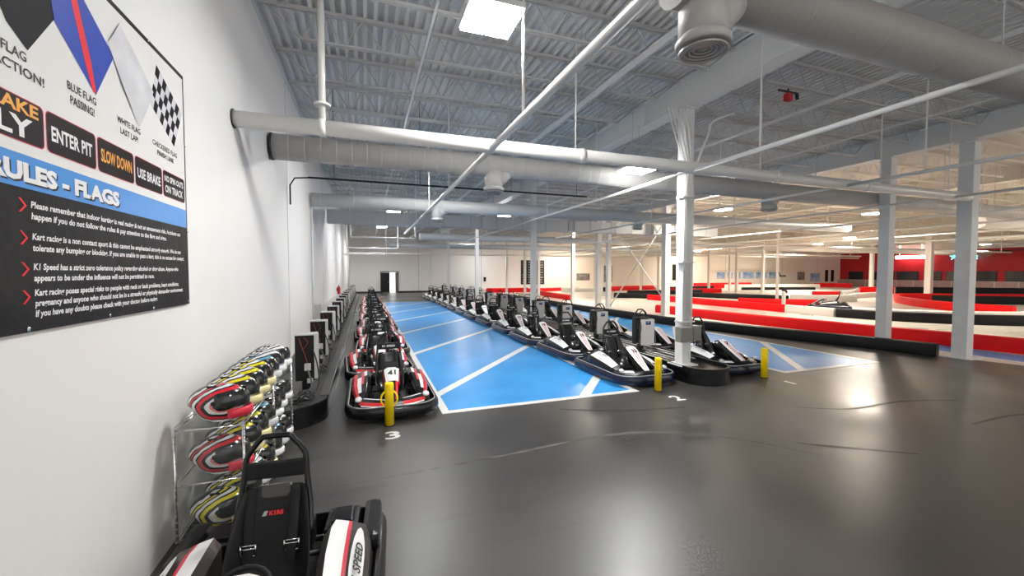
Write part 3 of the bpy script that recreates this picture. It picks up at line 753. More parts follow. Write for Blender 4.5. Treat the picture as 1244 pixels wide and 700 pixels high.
    for s in (-1, 1):
        b = NB(); path = [(s*.125, .44, .77), (s*.13, .445, .72), (s*.13, .405, .66), (s*.13, .365, .55), (s*.125, .33, .44), (s*.12, .28, .34)]
        rows = [[(x-.028, y-.028, z), (x+.028, y-.028, z)] for x, y, z in path]; loft(b, rows); hs = obj('harness_strap', b, 'strap', st)
        m_ = hs.modifiers.new('t', 'SOLIDIFY'); m_.thickness = .006
        b = NB(); c = Vector((s*.125, .292, .43))
        for (dx, dz) in ((0, .034), (0, .012), (0, -.034)): tube(b, [c+Vector((-.042, 0, dz)), c+Vector((.042, 0, dz))], .0055, 6)
        for dx in (-.042, .042): tube(b, [c+Vector((dx, .005, .038)), c+Vector((dx, 0, -.036))], .0065, 6)
        obj('buckle', b, 'chrome', hs)
    if fg:
        b = NB(); add_text(b, 'K1RS', (.02, .372, .615), (1, 0, 0), (0, .35, .93), .085, .028, bold=.06); lg = obj('seat_logo', b, 'ink_red', st, normals=False)
        b = NB(); quadpoly(b, [(-.065, .372, .600), (-.04, .372, .600), (-.028, .374, .632), (-.05, .374, .632)]); obj('logo_mark', b, 'light_grey', st, normals=False)
        b = NB(); box(b, (0, .452, .715), (.21, .012, .10), rot=(-.25, 0, 0), bev=.02);
        obj('shoulder_insert', b, 'umber', st)
    # steering
    b = NB(); ctr = Vector((0, -.22, .52)); ax = Vector((0, -.62, .78)).normalized() ; u = Vector((1, 0, 0)); v = Vector((0, .78, .62))
    pts = [ctr + u*.14*math.cos(a*PI/10) + v*.125*math.sin(a*PI/10) for a in range(20)]
    tube(b, pts, .014, 8, closed=True); tube(b, [ctr-u*.13, ctr+u*.13], .012, 6); tube(b, [ctr, ctr-v*.12], .012, 6)
    sw = obj('steering_wheel', b, 'black_matte', t)
    b = NB(); tube(b, [ctr, (0, -.55, .14)], .014, 6); obj('steering_column', b, 'dark_metal', sw)
    # number fairing
    b = NB(); rows = []
    for (y, z, hw) in ((-.90, .25, .045), (-.80, .31, .065), (-.55, .47, .095), (-.34, .61, .115), (-.27, .645, .105)):
        rows.append([(-hw-.02, y+.02, z-.10), (-hw, y, z-.01)] + [(hw*k, y, z+.012) for k in (-.55, -.36, -.18, .18, .36, .55)] + [(hw, y, z-.01), (hw+.02, y+.02, z-.10)])
    if style == 'white' or fg: mi = lambda i, j: 2 if j in (3, 5) and i <= 2 else (0 if 1 <= j <= 7 else 1)
    else: mi = lambda i, j: (0 if 1 <= j <= 7 else 2) if i >= 2 else (2 if j in (1, 7) else 1)
    loft(b, rows, mi=mi, cap=True, smooth=False); nf = obj('number_fairing', b, ['white', 'black', 'red'], t)
    if red:
        b = NB(); box(b, (0, -.26, .665), (.24, .05, .13), rot=(-.5, 0, 0), bev=.015); obj('dash_box', b, 'black_matte', nf)
    # front nose
    b = NB(); rows = []
    for (x, yf, zf) in ((-.56, -.60, .17), (-.47, -.80, .19), (-.30, -.93, .20), (-.14, -.975, .205), (.14, -.975, .205), (.30, -.93, .20), (.47, -.80, .19), (.56, -.60, .17)):
        d = .20 if abs(x) > .2 else .14
        rows.append([(x, yf, zf-.08), (x, yf, zf), (x*.995, yf+d*.07, zf+.012), (x*.97, yf+d*.35, zf+.05), (x*.94, yf+d*.7, zf+.075), (x*.9, yf+d, zf+.07), (x*.9, yf+d+.02, zf-.04)])
    if red: mi = lambda i, j: {1: 1, 2: 2, 4: 1}.get(j, 0) if i in (1, 2, 4, 5) else (2 if j == 2 and i in (0, 6) else 0)
    elif fg: mi = lambda i, j: 0
    else: mi = lambda i, j: 1 if j in (3,) and i in (1, 5) else 0
    loft(b, rows, mi=mi, cap=True, smooth=False); obj('front_nose', b, ['umber' if fg else 'black', 'white', 'red'], t)
    if not fg:
        for s in (-1, 1):
            b = NB(); lathe(b, [(.045, 0), (.05, .01), (.045, .03), (.02, .035)], 14, mtx=Matrix.Translation((s*.50, -.72, .27)) @ Euler((.5, s*.2, 0)).to_matrix().to_4x4())
            obj('lamp_pod', b, 'white' if red else 'light_grey', t)
        b = NB(); tube(b, smooth_path([(-.25, .5, .3), (-.3, .62, .42), (-.2, .8, .40), (0, .88, .34), (.2, .8, .40), (.3, .62, .42), (.25, .5, .3)], 4), .014, 6); obj('rear_guard', b, 'dark_metal', t)
    b = NB()
    for s in (-1, 1): box(b, (s*.13, -.74, .17), (.06, .02, .14), rot=(.3, 0, 0), bev=.005)
    obj('pedal', b, 'steel', t)
    if fg:
        for s in (-1, 1):
            b = NB(); box(b, (s*.60, .66, .27), (.13, .5, .14), bev=.045); obj('rear_corner_guard', b, 'black', t)
    return t
def add_number(k, s, red):
    b = NB()
    if red: add_text(b, s, (0, -.415, .575), (1, 0, 0), (0, .56, .60*1.2), .13, .10, bold=.03, lift=.008)
    else: add_text(b, s, (0, -.405, .578), (1, 0, 0), (0, .56, .37), .12, .10, bold=.03, lift=.012)
    nf = [c for c in k.children if c.name.startswith('number_fairing')][0]
    obj('kart_number', b, 'ink_black', nf, normals=False)

KR = kart('red', ''); KW = kart('white', ''); KG = kart('grey', '')
KG.location = (-.62, 2.66, 0); KG.rotation_euler.z = math.radians(-4)
tag(KG, 'charcoal go-kart with white and red stripes in the foreground beside the helmet rack', 'go-kart', 'parked go-karts')
NL = 12
dxs = [.0, -.13, .03, -.05, .04, -.02, .03, 0, .02, -.03, .02, 0]
for k in range(NL):
    o = KR if k == 0 else copy_tree(KR)
    o.location = (.38+dxs[k], 7.28+2.28*k, 0); o.rotation_euler.z = math.radians([0, 3, -1, 2, 0, -2, 1, 0, 1, 0, -1, 0][k])
    tag(o, ('black and red go-kart number 41 at the front of the left row' if k == 0 else f'black and red go-kart parked in the left row, {ordn(k)} from the front' if k < NL-1 else 'black and red go-kart at the far end of the left row'), 'go-kart', 'parked go-karts')
    if k == 0: K41 = o
NRW = 13
nums = ['26', '24', '10', '21', '19', '8']
for k in range(NRW):
    o = KW if k == 0 else copy_tree(KW)
    o.location = (5.20 + [0, .03, -.03, .02, 0, -.02, .03, 0, 0, .02, 0, -.02, 0][k], 7.50+2.25*k, 0); o.rotation_euler.z = math.radians([-1, 1, 0, -2, 1, 0, 0, 1, 0, -1, 0, 1, 0][k])
    tag(o, 'white-panelled go-kart at the front of the row beside the near blue lane' if k == 0 else f'white-panelled go-kart beside the near blue lane, {ordn(k)} from the front', 'go-kart', 'parked go-karts')
    if k == 0: kw0 = o
RW2 = []
for k in range(11):
    o = copy_tree(kw0)
    o.location = (7.77 + .03*(k % 3-1), 7.55+2.3*k, 0); o.rotation_euler.z = math.radians([1, -1, 0][k % 3])
    tag(o, 'white-panelled go-kart at the front of the row right of the charging island' if k == 0 else f'white-panelled go-kart right of the charging island, {ordn(k)} from the front', 'go-kart', 'parked go-karts')
    RW2.append(o)
o = copy_tree(kw0); o.location = (26.3, 16.9, .004); o.rotation_euler.z = math.radians(215); tag(o, 'lone go-kart with white panels standing out on the race track', 'go-kart', 'parked go-karts')
row1 = [kk for kk in bpy.data.objects if kk.name.startswith('go_kart') and abs(kk.location.x-5.20) < .1]
row1.sort(key=lambda q: q.location.y)
for kk, s in zip(row1, nums): add_number(kk, s, False)
add_number(RW2[0], '7', False); add_number(K41, '41', True)

# ================================================================== HELMETS + RACK
rk = thing('helmet_rack', 'long clear acrylic and steel helmet shelf standing against the left wall', 'shelving rack', (0, 0, 0))
RX0, RX1, RY0, RY1 = XW+.10, -.94, 3.80, 6.06
b = NB()
for z in (.10, .55, .98):
    box(b, ((RX0+RX1)/2, (RY0+RY1)/2, z), (RX1-RX0, RY1-RY0, .012)) if z > .2 else None
pieces('clear_shelf', b, 'acrylic', rk)
b = NB(); box(b, ((RX0+RX1)/2, RY0, .52), (RX1-RX0, .006, .95)); box(b, ((RX0+RX1)/2, RY1, .52), (RX1-RX0, .006, .95)); pieces('clear_end_panel', b, 'acrylic', rk)
for i, (x, y) in enumerate([(x, y) for x in (RX0, RX1) for y in (RY0, (RY0+RY1)/2, RY1)]):
    b = NB(); tube(b, [(x, y, 0), (x, y, 1.0)], .011, 8)
    for z in range(1, 19): tube(b, [(x, y, z*.052), (x, y, z*.052+.006)], .014, 6)
    obj('post', b, 'chrome', rk)
b = NB()
for z in (.10, .545, .975):
    for x in (RX0, RX1):
        tube(b, [(x, RY0, z), (x, RY1, z)], .007, 6); tube(b, [(x, RY0, z+.03), (x, RY1, z+.03)], .005, 6)
    for y in (RY0, RY1): tube(b, [(RX0, y, z), (RX1, y, z)], .007, 6)
obj('edge_rail', b, 'chrome', rk)
b = NB(); n = 34
for k in range(n+1): y = RY0+(RY1-RY0)*k/n; tube(b, [(RX0, y, .10), (RX1, y, .10)], .006, 5)
obj('wire_shelf', b, 'dark_metal', rk)

def helmet_paint(name, c1, c2):
    """black base, white swoosh lines, coloured band, all as decals on the shell"""
    m = bpy.data.materials.new(name); m.use_nodes = True; nt = m.node_tree; bs = nt.nodes['Principled BSDF']
    bs.inputs['Roughness'].default_value = .18; bs.inputs['Coat Weight'].default_value = .6
    tc = nt.nodes.new('ShaderNodeTexCoord'); sp = nt.nodes.new('ShaderNodeSeparateXYZ'); nt.links.new(tc.outputs['Object'], sp.inputs[0])
    def mth(op, a, b2=None):
        n = nt.nodes.new('ShaderNodeMath'); n.operation = op
        for i, v in enumerate((a, b2)):
            if v is None: continue
            if isinstance(v, (int, float)): n.inputs[i].default_value = v
            else: nt.links.new(v, n.inputs[i])
        return n.outputs[0]
    X, Z = sp.outputs['X'], sp.outputs['Z']
    # arc coordinate: distance from a point near the visor pivot, stretched lengthways
    dx = mth('MULTIPLY', mth('SUBTRACT', X, .10), .62); dz = mth('SUBTRACT', Z, mth('ADD', .135, mth('MULTIPLY', X, .15)))
    d = mth('SQRT', mth('ADD', mth('MULTIPLY', dx, dx), mth('MULTIPLY', dz, dz)))
    nz = nt.nodes.new('ShaderNodeTexNoise'); nz.inputs['Scale'].default_value = 7; nt.links.new(tc.outputs['Object'], nz.inputs['Vector'])
    dd = mth('ADD', d, mth('MULTIPLY', mth('SUBTRACT', nz.outputs['Fac'], .5), .04))
    cr = nt.nodes.new('ShaderNodeValToRGB'); cr.color_ramp.interpolation = 'CONSTANT'
    st = [(0, (.01, .01, .012)), (.050, c2), (.064, (.75, .75, .75)), (.082, (.012, .012, .014)), (.102, c1), (.126, (.012, .012, .014)), (.136, (.75, .75, .76)), (.152, (.012, .012, .014)), (.160, c1), (.170, (.012, .012, .014)), (.178, (.75, .75, .76)), (.194, (.02, .02, .02))]
    els = cr.color_ramp.elements
    els[0].position = 0; els[0].color = (*st[0][1], 1); els[1].position = st[1][0]*4; els[1].color = (*st[1][1], 1)
    for p, c in st[2:]:
        e = els.new(p*4); e.color = (*c, 1)
    nt.links.new(mth('MULTIPLY', dd, 4.), cr.inputs['Fac']); nt.links.new(cr.outputs['Color'], bs.inputs['Base Color'])
    return m
HM = {'red': helmet_paint('helmet_red_paint', (.62, .015, .03), (.80, .25, .22)), 'yellow': helmet_paint('helmet_yellow_paint', (.72, .62, .02), (.75, .68, .30)),
      'blue': helmet_paint('helmet_blue_paint', (.12, .30, .42), (.55, .62, .66)), 'white': helmet_paint('helmet_white_paint', (.70, .70, .70), (.45, .47, .50))}
def helmet(kind):
    t = thing('racing_helmet', '', 'helmet')
    L, Wd, Hh = .222, .145, .30
    b = NB(); nu, nv = 24, 14; rows = []
    for j in range(nv+1):
        ph = -PI/2*.98 + (PI*.98)*j/nv; r = []
        for i in range(nu):
            th = 2*PI*i/nu; x = math.cos(th)*math.cos(ph); y = math.sin(th)*math.cos(ph); z = math.sin(ph)
            zz = .155 + z*(.148 if z > 0 else .155)
            cx = L*x; cy = Wd*y
            if z < 0 and x > 0: cx *= 1+.10*min(1, -z*1.6)            # chin bar pushed forward
            if z < -.2: k = 1-.35*(-z-.2); cy *= (1 if abs(z) < .8 else 1); cx = cx*(.93 if x < 0 else 1)
            if z < 0:                                                   # flatten towards an open neck
                f = max(0., 1-abs(z))**.32 if z > -.93 else .45
                base = math.cos(ph) if math.cos(ph) > 1e-3 else 1e-3
                cx = cx/base*f*.93; cy = cy/base*f*.93
            # visor tilt: forward part slightly up
            r.append((cx, cy, max(.0, zz + .02*x*(1 if z < 0 else .3)) ))
        rows.append(r)
    loft(b, rows, closed=True); 
    b.faces.new(b.verts[-nu:]) if False else None
    sh = obj('shell', b, HM[kind], t)
    # visor
    b = NB(); rows = []
    for j in range(7):
        z = .115 + .125*j/6; r = []
        for i in range(15):
            a = math.radians(-82+164*i/14); s = math.sqrt(max(0, 1-((z-.155)/.150)**2))**(.6)
            e = 1-.25*abs(math.sin(a))**4*abs(j/6-.5)*2
            r.append(((L*1.02)*math.cos(a)*s*1.0+.004, (Wd*1.035)*math.sin(a)*s, .178+(z-.178)*e+.015*math.cos(a)))
        rows.append(r)
    loft(b, rows); v = obj('visor', b, 'window_dark', t)
    for s in (-1, 1):
        b = NB(); lathe(b, [(.018, 0), (.018, .012), (.012, .016)], 12, mtx=Matrix.Translation((.03, s*(Wd-.004), .175)) @ Euler((-s*PI/2, 0, 0)).to_matrix().to_4x4())
        obj('visor_pivot', b, 'dark_metal', v)
    cc = {'red': 'crimson', 'yellow': 'flag_y', 'blue': 'flag_white', 'white': 'white'}[kind]
    b = NB(); rows = []
    for (z, k) in ((.035, 1.0), (.05, 1.06), (.085, 1.05), (.10, .99)):
        rows.append([((L*k+.012)*math.cos(math.radians(a)), (Wd*.99*k)*math.sin(math.radians(a)), z+.012*math.cos(math.radians(a))) for a in range(-60, 61, 12)])
    loft(b, rows); o = obj('chin_guard', b, cc, t); m_ = o.modifiers.new('t', 'SOLIDIFY'); m_.thickness = .008; m_.offset = 1
    b = NB()
    for s in (-1, 0, 1): box(b, (-.02+.0*s, s*.06, .298-.012*abs(s)), (.07, .018, .014), rot=(-s*.4, 0, 0), bev=.004)
    obj('top_vent', b, 'black', t)
    return t
M['flag_y'] = mat('cream_yellow_plastic', (.78, .68, .35), .25, coat=.4)
H = {k: helmet(k) for k in HM}; hu = {k: False for k in HM}
rowkinds = [['red', 'yellow', 'yellow', 'yellow', 'blue', 'white', 'white'], ['red', 'yellow', 'yellow', 'blue', 'white', 'white', 'white'], ['yellow', 'yellow', 'white', 'yellow', 'white', 'blue', 'white']]
rownm = ['top shelf', 'middle shelf', 'bottom shelf']; rz = [.987, .557, .107]
for r in range(3):
    for k in range(7):
        kd = rowkinds[r][k]
        if hu[kd]: o = copy_tree(H[kd])
        else: o = H[kd]; hu[kd] = True
        o.location = (RX0+.252 + random.uniform(-.008, .008), RY0+.165+.320*k, rz[r]); o.rotation_euler.z = math.radians(random.uniform(-7, 4) - 4)
        cn = {'red': 'red black and white', 'yellow': 'yellow black and white', 'blue': 'blue-grey and white', 'white': 'white and black'}[kd]
        tag(o, f'{cn} helmet on the {rownm[r]} of the rack, {ordn(k)} from the camera', 'helmet', 'helmets on the acrylic rack')

# ================================================================== ISLANDS
def nose_outline(x0, x1, y0, y1, n=12, depth=None):
    r = (x1-x0)/2; d = depth or r; c = (x0+x1)/2
    return [(c - r*math.cos(PI*k/n), y0+d - d*math.sin(PI*k/n)) for k in range(n+1)] + [(x1, y1), (x0, y1)]
# left island: quarter-round nose against the wall
XI = XW+.004
iso = [(XI, 6.22)] + [(XW + .94*math.sin(PI/2*k/10)**.9, 6.22 + .62*(1-math.cos(PI/2*k/10))) for k in range(1, 11)] + [(-.56, 38.5), (XI, 38.5)]
t = thing('charging_island', 'low black charging island with rounded end along the left wall', 'island platform', (0, 0, 0))
b = NB(); prism(b, iso, 0, .29); obj('side_wall', b, 'black', t)
b = NB(); prism(b, [(x-.02 if x > XI else x, y+.02) for x, y in iso], .29, .297); obj('top_surface', b, 'island', t)
b = NB(); box(b, (-.62, 22.7, .302), (.12, 31.6, .014), bev=.003); obj('edge_strip', b, 'kerb', t)
IL = t
RI0, RI1 = 5.97, 6.92
t = thing('charging_island', 'long black charging island with rounded nose between the white-panelled go-kart rows', 'island platform', (0, 0, 0))
b = NB(); no = nose_outline(RI0+.02, RI1-.0, 6.08, 36, 14, .42); prism(b, [(x, y) for x, y in no], 0, .27); obj('side_wall', b, 'black', t)
b = NB(); path = [(x, y, 0) for x, y in no]; sweep(b, [(-.02, .0), (.02, .0), (.02, .33), (-.02, .33)], path, closed=True); obj('rim', b, 'black', t)
b = NB()
for x in (6.05, 6.22, 6.38, 6.6, 6.78): tube(b, [(x, 7.1, .315), (x, 35.5, .315)], .016, 6)
y = 7.1
obj('cable_tray_rail', b, 'steel', t)
b = NB()
while y < 35.5: box(b, (6.42, y, .30), (.8, .03, .012)); y += .28
obj('cable_tray_rung', b, 'dark_metal', t)

# ================================================================== CHARGERS
def coil(c, r, n, zs, seed):
    rnd = random.Random(seed); pts = []
    for k in range(n*8):
        a = k*PI/4; q = r*(1+rnd.uniform(-.2, .2)); pts.append((c[0]+q*math.cos(a)*1.0, c[1]+q*math.sin(a)*1.2, c[2]+zs*abs(math.sin(k*.9+seed))+.01))
    return smooth_path(pts, 3)
def left_charger():
    t = thing('kart_charger', '', 'kart charger')
    b = NB(); box(b, (0, 0, .56), (.30, .05, .72), bev=.006); box(b, (-.13, .09, .56), (.03, .22, .72)); obj('cabinet', b, 'black_matte', t)
    b = NB(); box(b, (.145, .09, .575), (.045, .26, .70), bev=.005); box(b, (0, .09, .925), (.31, .26, .02)); pn = obj('side_panel', b, 'light_grey', t); pn['label'] = 'light grey metal side'
    b = NB(); box(b, (0, .06, .15), (.12, .12, .29)); box(b, (0, .06, .01), (.26, .22, .02)); obj('stand', b, 'dark_metal', t)
    b = NB(); box(b, (.03, -.05, .42), (.09, .06, .11), bev=.01); box(b, (.06, -.04, .20), (.08, .05, .07), bev=.006); obj('plug_socket', b, 'light_grey', t)
    b = NB(); tube(b, smooth_path([(-.09, -.03, .88), (-.05, -.06, .75), (0, -.07, .60), (.03, -.07, .47)], 4), .005, 6)
    tube(b, smooth_path([(-.02, -.03, .88), (.04, -.07, .8), (-.04, -.06, .7)], 4), .004, 6); obj('lead', b, 'cable_red', t)
    b = NB(); tube(b, smooth_path([(.03, -.07, .38), (.07, -.12, .28), (.10, -.20, .15), (0, -.28, .04), (-.15, -.25, .02)], 4), .013, 6)
    tube(b, coil((-.02, -.32, .0), .13, 3, .07, 2), .012, 6); obj('charging_cable', b, 'cable', t)
    b = NB(); tube(b, smooth_path([(.1, -.04, .7), (.17, -.12, .5), (.2, -.2, .2), (.1, -.35, .02), (-.2, -.5, .02), (-.05, -.65, .02), (.15, -.55, .03)], 4), .011, 6)
    tube(b, coil((.05, -.45, .0), .1, 2, .12, 5), .01, 6); obj('charging_cable', b, 'cable_black', t)
    return t
CH = left_charger()
for k in range(15):
    o = CH if k == 0 else copy_tree(CH)
    o.location = (-.90, 7.15+1.93*k, .297); o.rotation_euler.z = math.radians([0, 3, -3, 2, 0][k % 5])
    tag(o, 'open-fronted kart charger nearest the rounded end of the left island' if k == 0 else f'kart charger on the left island, {ordn(k)} from its rounded end', 'kart charger', 'chargers along the left wall')
def right_charger():
    t = thing('kart_charger', '', 'kart charger')
    b = NB(); box(b, (.07, -.02, .46), (.33, .16, .62), bev=.012); cb = obj('cabinet', b, 'grey_box', t)
    b = NB(); box(b, (.08, -.103, .68), (.12, .008, .085)); sc_ = obj('display', b, 'screen', cb)
    b = NB(); add_text(b, '24.0', (.07, -.1075, .69), (1, 0, 0), (0, 0, 1), .06, .02); obj('display_digits', b, 'ink_white', sc_, normals=False)
    b = NB()
    for k in range(7): box(b, (-.07+.037*k, -.103, .20), (.010, .006, .10))
    obj('vent_slot', b, 'light_grey', cb)
    b = NB(); box(b, (-.20, .02, .50), (.05, .2, .60)); box(b, (-.05, .10, .50), (.32, .03, .64)); box(b, (-.05, .0, .80), (.36, .22, .02)); obj('back_frame', b, 'dark_metal', t)
    b = NB(); box(b, (-.05, .03, .08), (.1, .1, .17)); box(b, (-.05, .03, .01), (.3, .25, .02)); obj('stand', b, 'dark_metal', t)
    b = NB(); tube(b, smooth_path([(-.15, -.06, .76), (-.19, -.12, .6), (-.14, -.14, .4), (-.2, -.16, .15), (-.2, -.1, .05)], 4), .012, 6)
    tube(b, smooth_path([(-.11, -.05, .76), (-.1, -.12, .55), (-.17, -.13, .3), (-.1, -.2, .06)], 4), .011, 6)
    tube(b, smooth_path([(-.1, .05, .80), (-.08, .0, .92), (0, .0, .97), (.08, .02, .9), (.1, .08, .80)], 4), .012, 6)
    obj('charging_cable', b, 'cable_black', t)
    b = NB(); tube(b, smooth_path([(.2, .0, .70), (.26, .0, .6), (.3, -.02, .3), (.28, -.05, .06)], 4), .010, 6); tube(b, coil((.0, -.3, .04), .11, 2, .06, 3), .011, 6); obj('charging_cable', b, 'cable', t)
    return t
CR = right_charger()
for k in range(13):
    o = CR if k == 0 else copy_tree(CR)
    o.location = (6.22 + [0, -.02, .02][k % 3], 8.15+2.2*k + (-.25 if k > 0 else 0), .325); o.rotation_euler.z = math.radians([-14, -8, -12, -6][k % 4])
    tag(o, 'grey kart charger with blue display just behind the thick front column' if k == 0 else f'grey kart charger on the middle island, {ordn(k)} from the front column', 'kart charger', 'chargers on the middle island')

# ================================================================== YELLOW POSTS
def post(x, y, rz, label):
    t = thing('yellow_post', label, 'bollard', (x, y, 0), rz, 'yellow bollards')
    b = NB(); lathe(b, [(.064, 0), (.064, .59), (.058, .615), (.04, .625)], 20); obj('tube', b, 'yellow', t)
    b = NB(); pts = [(.118*math.cos(a*PI/12), -.01, .39+.125*math.sin(a*PI/12)) for a in range(24)]
    tube(b, pts, .009, 8, closed=True); tube(b, [(q[0]*.93, q[1]-.012, .39+(q[2]-.39)*.93) for q in pts], .007, 8, closed=True); obj('cable_ring', b, 'yellow', t)
    b = NB(); lathe(b, [(.075, 0), (.08, .004), (.072, .012)], 20); obj('floor_collar', b, 'black_matte', t)
post(.30, 6.10, 0, 'yellow post with a ring in front of go-kart 41')
post(5.09, 6.22, math.radians(60), 'yellow post in front of the middle go-kart row, left of the island nose')
post(7.82, 6.26, math.radians(45), 'yellow post right of the island nose, beside the second blue lane')

# ================================================================== LEFT WALL BITS
b = NB(); tube(b, [(XW+.035, 13.5, .3), (XW+.035, 13.5, 4.1)], .025, 8)
c = thing('wall_conduit', 'grey vertical conduit with a switch box on the left wall behind the chargers', 'conduit', (0, 0, 0)); obj('conduit', b, 'girder', c)
b = NB(); box(b, (XW+.09, 14.0, 1.02), (.16, .5, .40), bev=.01); obj('switch_box', b, 'grey_box', c)
for k, z in enumerate((.92, 1.0)):
    b = NB(); tube(b, [(XW+.04, 14.3, z), (XW+.04, 37.5, z)], .022, 6); tag(obj('wall_rail', b, 'white_pipe'), f'white conduit run along the left wall behind the chargers, {"upper" if k else "lower"} of two', 'conduit', 'horizontal wall conduits')
t = thing('fire_extinguisher', 'small red fire extinguisher hung on the left wall beyond the chargers', 'fire extinguisher', (XW+.11, 24.6, 1.0))
b = NB(); lathe(b, [(.05, 0), (.075, .02), (.075, .36), (.05, .43), (.025, .45)], 14); obj('cylinder', b, 'red', t)
b = NB(); box(b, (0, 0, .48), (.03, .1, .05)); tube(b, [(0, .03, .47), (.06, .08, .35), (.07, .08, .2)], .01, 6); obj('valve', b, 'black', t)
b = NB(); box(b, (-.09, 0, .25), (.04, .05, .2)); obj('bracket', b, 'dark_metal', t)

# ================================================================== TRACK BARRIERS
BP = [(-.13, 0), (.13, 0), (.14, .05), (.14, .30), (.11, .38), (.05, .41), (-.05, .41), (-.11, .38), (-.14, .30), (-.14, .05)]
def barrier(pts, color, label, h=.41, w=1., n=5):
    b = NB(); pts = [Vector((x, y, .004)) for x, y in pts]
    path = smooth_path(pts, n) if len(pts) > 2 else pts
    sweep(b, [(x*w, z*h/.41) for x, z in BP], path)
    return tag(obj('track_barrier', b, 'bar_'+color, angle=35), label, 'track barrier', 'soft track barriers')
barrier([(14.1, 6.35), (13.7, 7.9), (13.15, 9.6), (12.5, 11.8), (11.95, 14), (11.75, 17.5), (11.65, 21), (11.6, 27), (11.5, 34)], 'black', 'long low black barrier bordering the second blue lane, ending at the right column', h=.33)
barrier([(17.6, 2.5), (16.75, 5.4), (16.3, 8.0), (15.9, 10.5), (15.3, 14.2), (15.1, 18.6)], 'red', 'long red barrier directly behind the black one in the foreground of the track', h=.42)
barrier([(15.25, 29.0), (15.4, 32.5), (15.85, 36)], 'red', 'short red barrier seen left of the braced columns beyond the black one', h=.42)
barrier([(16.0, 36.6), (17.1, 39.5), (17.3, 41.3)], 'black', 'short black barrier joined to the far end of the short red one', h=.40)
barrier([(21.45, 27.5), (21.6, 23), (21.72, 16.2)], 'red', 'second red barrier row right of the thick front column', h=.43)
barrier([(21.72, 16.15), (21.78, 13.7)], 'white', 'white barrier section between the second red row and the curving black one', h=.43)
barrier([(21.8, 13.65), (22.5, 11.6), (23.8, 9.9), (25.6, 8.7), (27.0, 8.2)], 'black', 'black barrier curving away right of the white section', h=.43)
barrier([(22.6, 13.4), (23.5, 12.1), (24.7, 10.9), (26.3, 9.9), (28, 9.4), (29.4, 9.6), (30, 10.3)], 'white', 'white barrier curving behind the curving black one', h=.46)
barrier([(27.2, 30), (28.4, 27), (30.6, 22.6)], 'black', 'black barrier beyond the second red row, ending near the lone go-kart', h=.42)
barrier([(30.65, 22.5), (32.6, 21.0), (34.6, 20.4)], 'white', 'white barrier continuing right behind the lone go-kart', h=.5)
barrier([(24.6, 21.8), (25.8, 20.2), (27.9, 18.6)], 'red', 'red barrier behind the thin pole left of the lone go-kart', h=.42)
barrier([(30.2, 36.3), (32.4, 35.3), (35.8, 33.9)], 'red', 'short red barrier with square end, half hidden by the thick front column', h=.5)
barrier([(12.3, 42.8), (14.5, 42.3), (17.0, 42.5)], 'red', 'far red barrier with round white end beyond the charging island', h=.5)
b = NB(); lathe(b, [(.2, 0), (.25, .1), (.25, .4), (.2, .5)], 14); tag(obj('barrier_end_drum', b, 'bar_white', loc=(12.0, 42.9, .004)), 'white round end drum of the far red barrier', 'barrier drum')
barrier([(17.2, 42.6), (20.5, 43.6), (24.5, 44.6)], 'red', 'thin-looking far red barrier along the foot of the far wall banner', h=.4)
barrier([(20.5, 41.2), (22.5, 40.6), (24.3, 40.6)], 'white', 'far white barrier left of the red one before the small wall sign', h=.5)
barrier([(24.4, 40.6), (25.8, 40.9), (26.4, 41.4)], 'black', 'far short black barrier between white and red sections', h=.5)
barrier([(26.6, 41.5), (30, 42.6), (35, 43.5)], 'red', 'far red barrier below the small wall sign', h=.55)
barrier([(20.2, 30.5), (21.8, 29.2), (23.2, 27.2)], 'black', 'black barrier between the braced columns, ending in the open track', h=.45)
barrier([(24.3, 34.3), (28, 33.6), (33.0, 33.8)], 'black', 'dark barrier seen through the crossed brace rods', h=.42)
barrier([(34, 39.5), (38, 40.8), (42, 41)], 'black', 'far black barrier behind the thick front column', h=.5)
barrier([(42.3, 44.6), (47, 44.2), (52, 44.0)], 'red', 'far red barrier beneath the blue wall pictures', h=.75)
barrier([(52.2, 44), (58, 43.6), (63, 42.6)], 'black', 'far black barrier between the blue pictures and the grey picture', h=.5)
barrier([(63.1, 42.6), (65.5, 41.5), (66, 39.5)], 'red', 'far curved red barrier below the grey wall picture', h=.6)
barrier([(44, 38.5), (50, 37), (53, 35.8)], 'black', 'low dark barrier in the middle of the far track', h=.35)
barrier([(44.5, 41.5), (50, 40.2), (58, 38.6)], 'white', 'far long white barrier across the middle track', h=.6)
barrier([(35.6, 24.2), (37.4, 23.3)], 'red', 'short thick red barrier just left of the lone go-kart', h=.62)
barrier([(37.8, 23.4), (42, 25), (48.2, 28.2)], 'white', 'white barrier right of the lone go-kart leading to the red wall', h=.6)
barrier([(48.4, 28.1), (49.6, 27.0), (50.3, 26.2)], 'red', 'short red barrier at the start of the dark one below the railing', h=.7)
barrier([(50.4, 26.1), (54, 22.8), (58.5, 18.6), (60.3, 16.4)], 'black', 'long dark barrier below the railing of the red wall', h=.75)
barrier([(60.4, 16.3), (62, 14)], 'white', 'white barrier at the right end of the long dark one', h=.75)
barrier([(30.8, 11.0), (31.3, 12.9), (32.8, 15.4), (36, 18.4), (38.8, 20), (40.0, 20.6), (41.5, 20.3), (46, 18), (54, 15)], 'red', 'red hairpin barrier looping back at the right of the track', h=.5)
barrier([(38.8, 17.9), (40.5, 15.8), (42.0, 14.6)], 'black', 'dark lettered barrier inside the red hairpin', h=.55)
barrier([(42.1, 14.5), (45.5, 12.6)], 'white', 'white barrier inside the red hairpin after the dark one', h=.55)
barrier([(35.2, 21), (37.5, 22.4), (40.5, 23.2), (44, 23.6)], 'white', 'white barrier outside the left bend of the hairpin', h=.45)
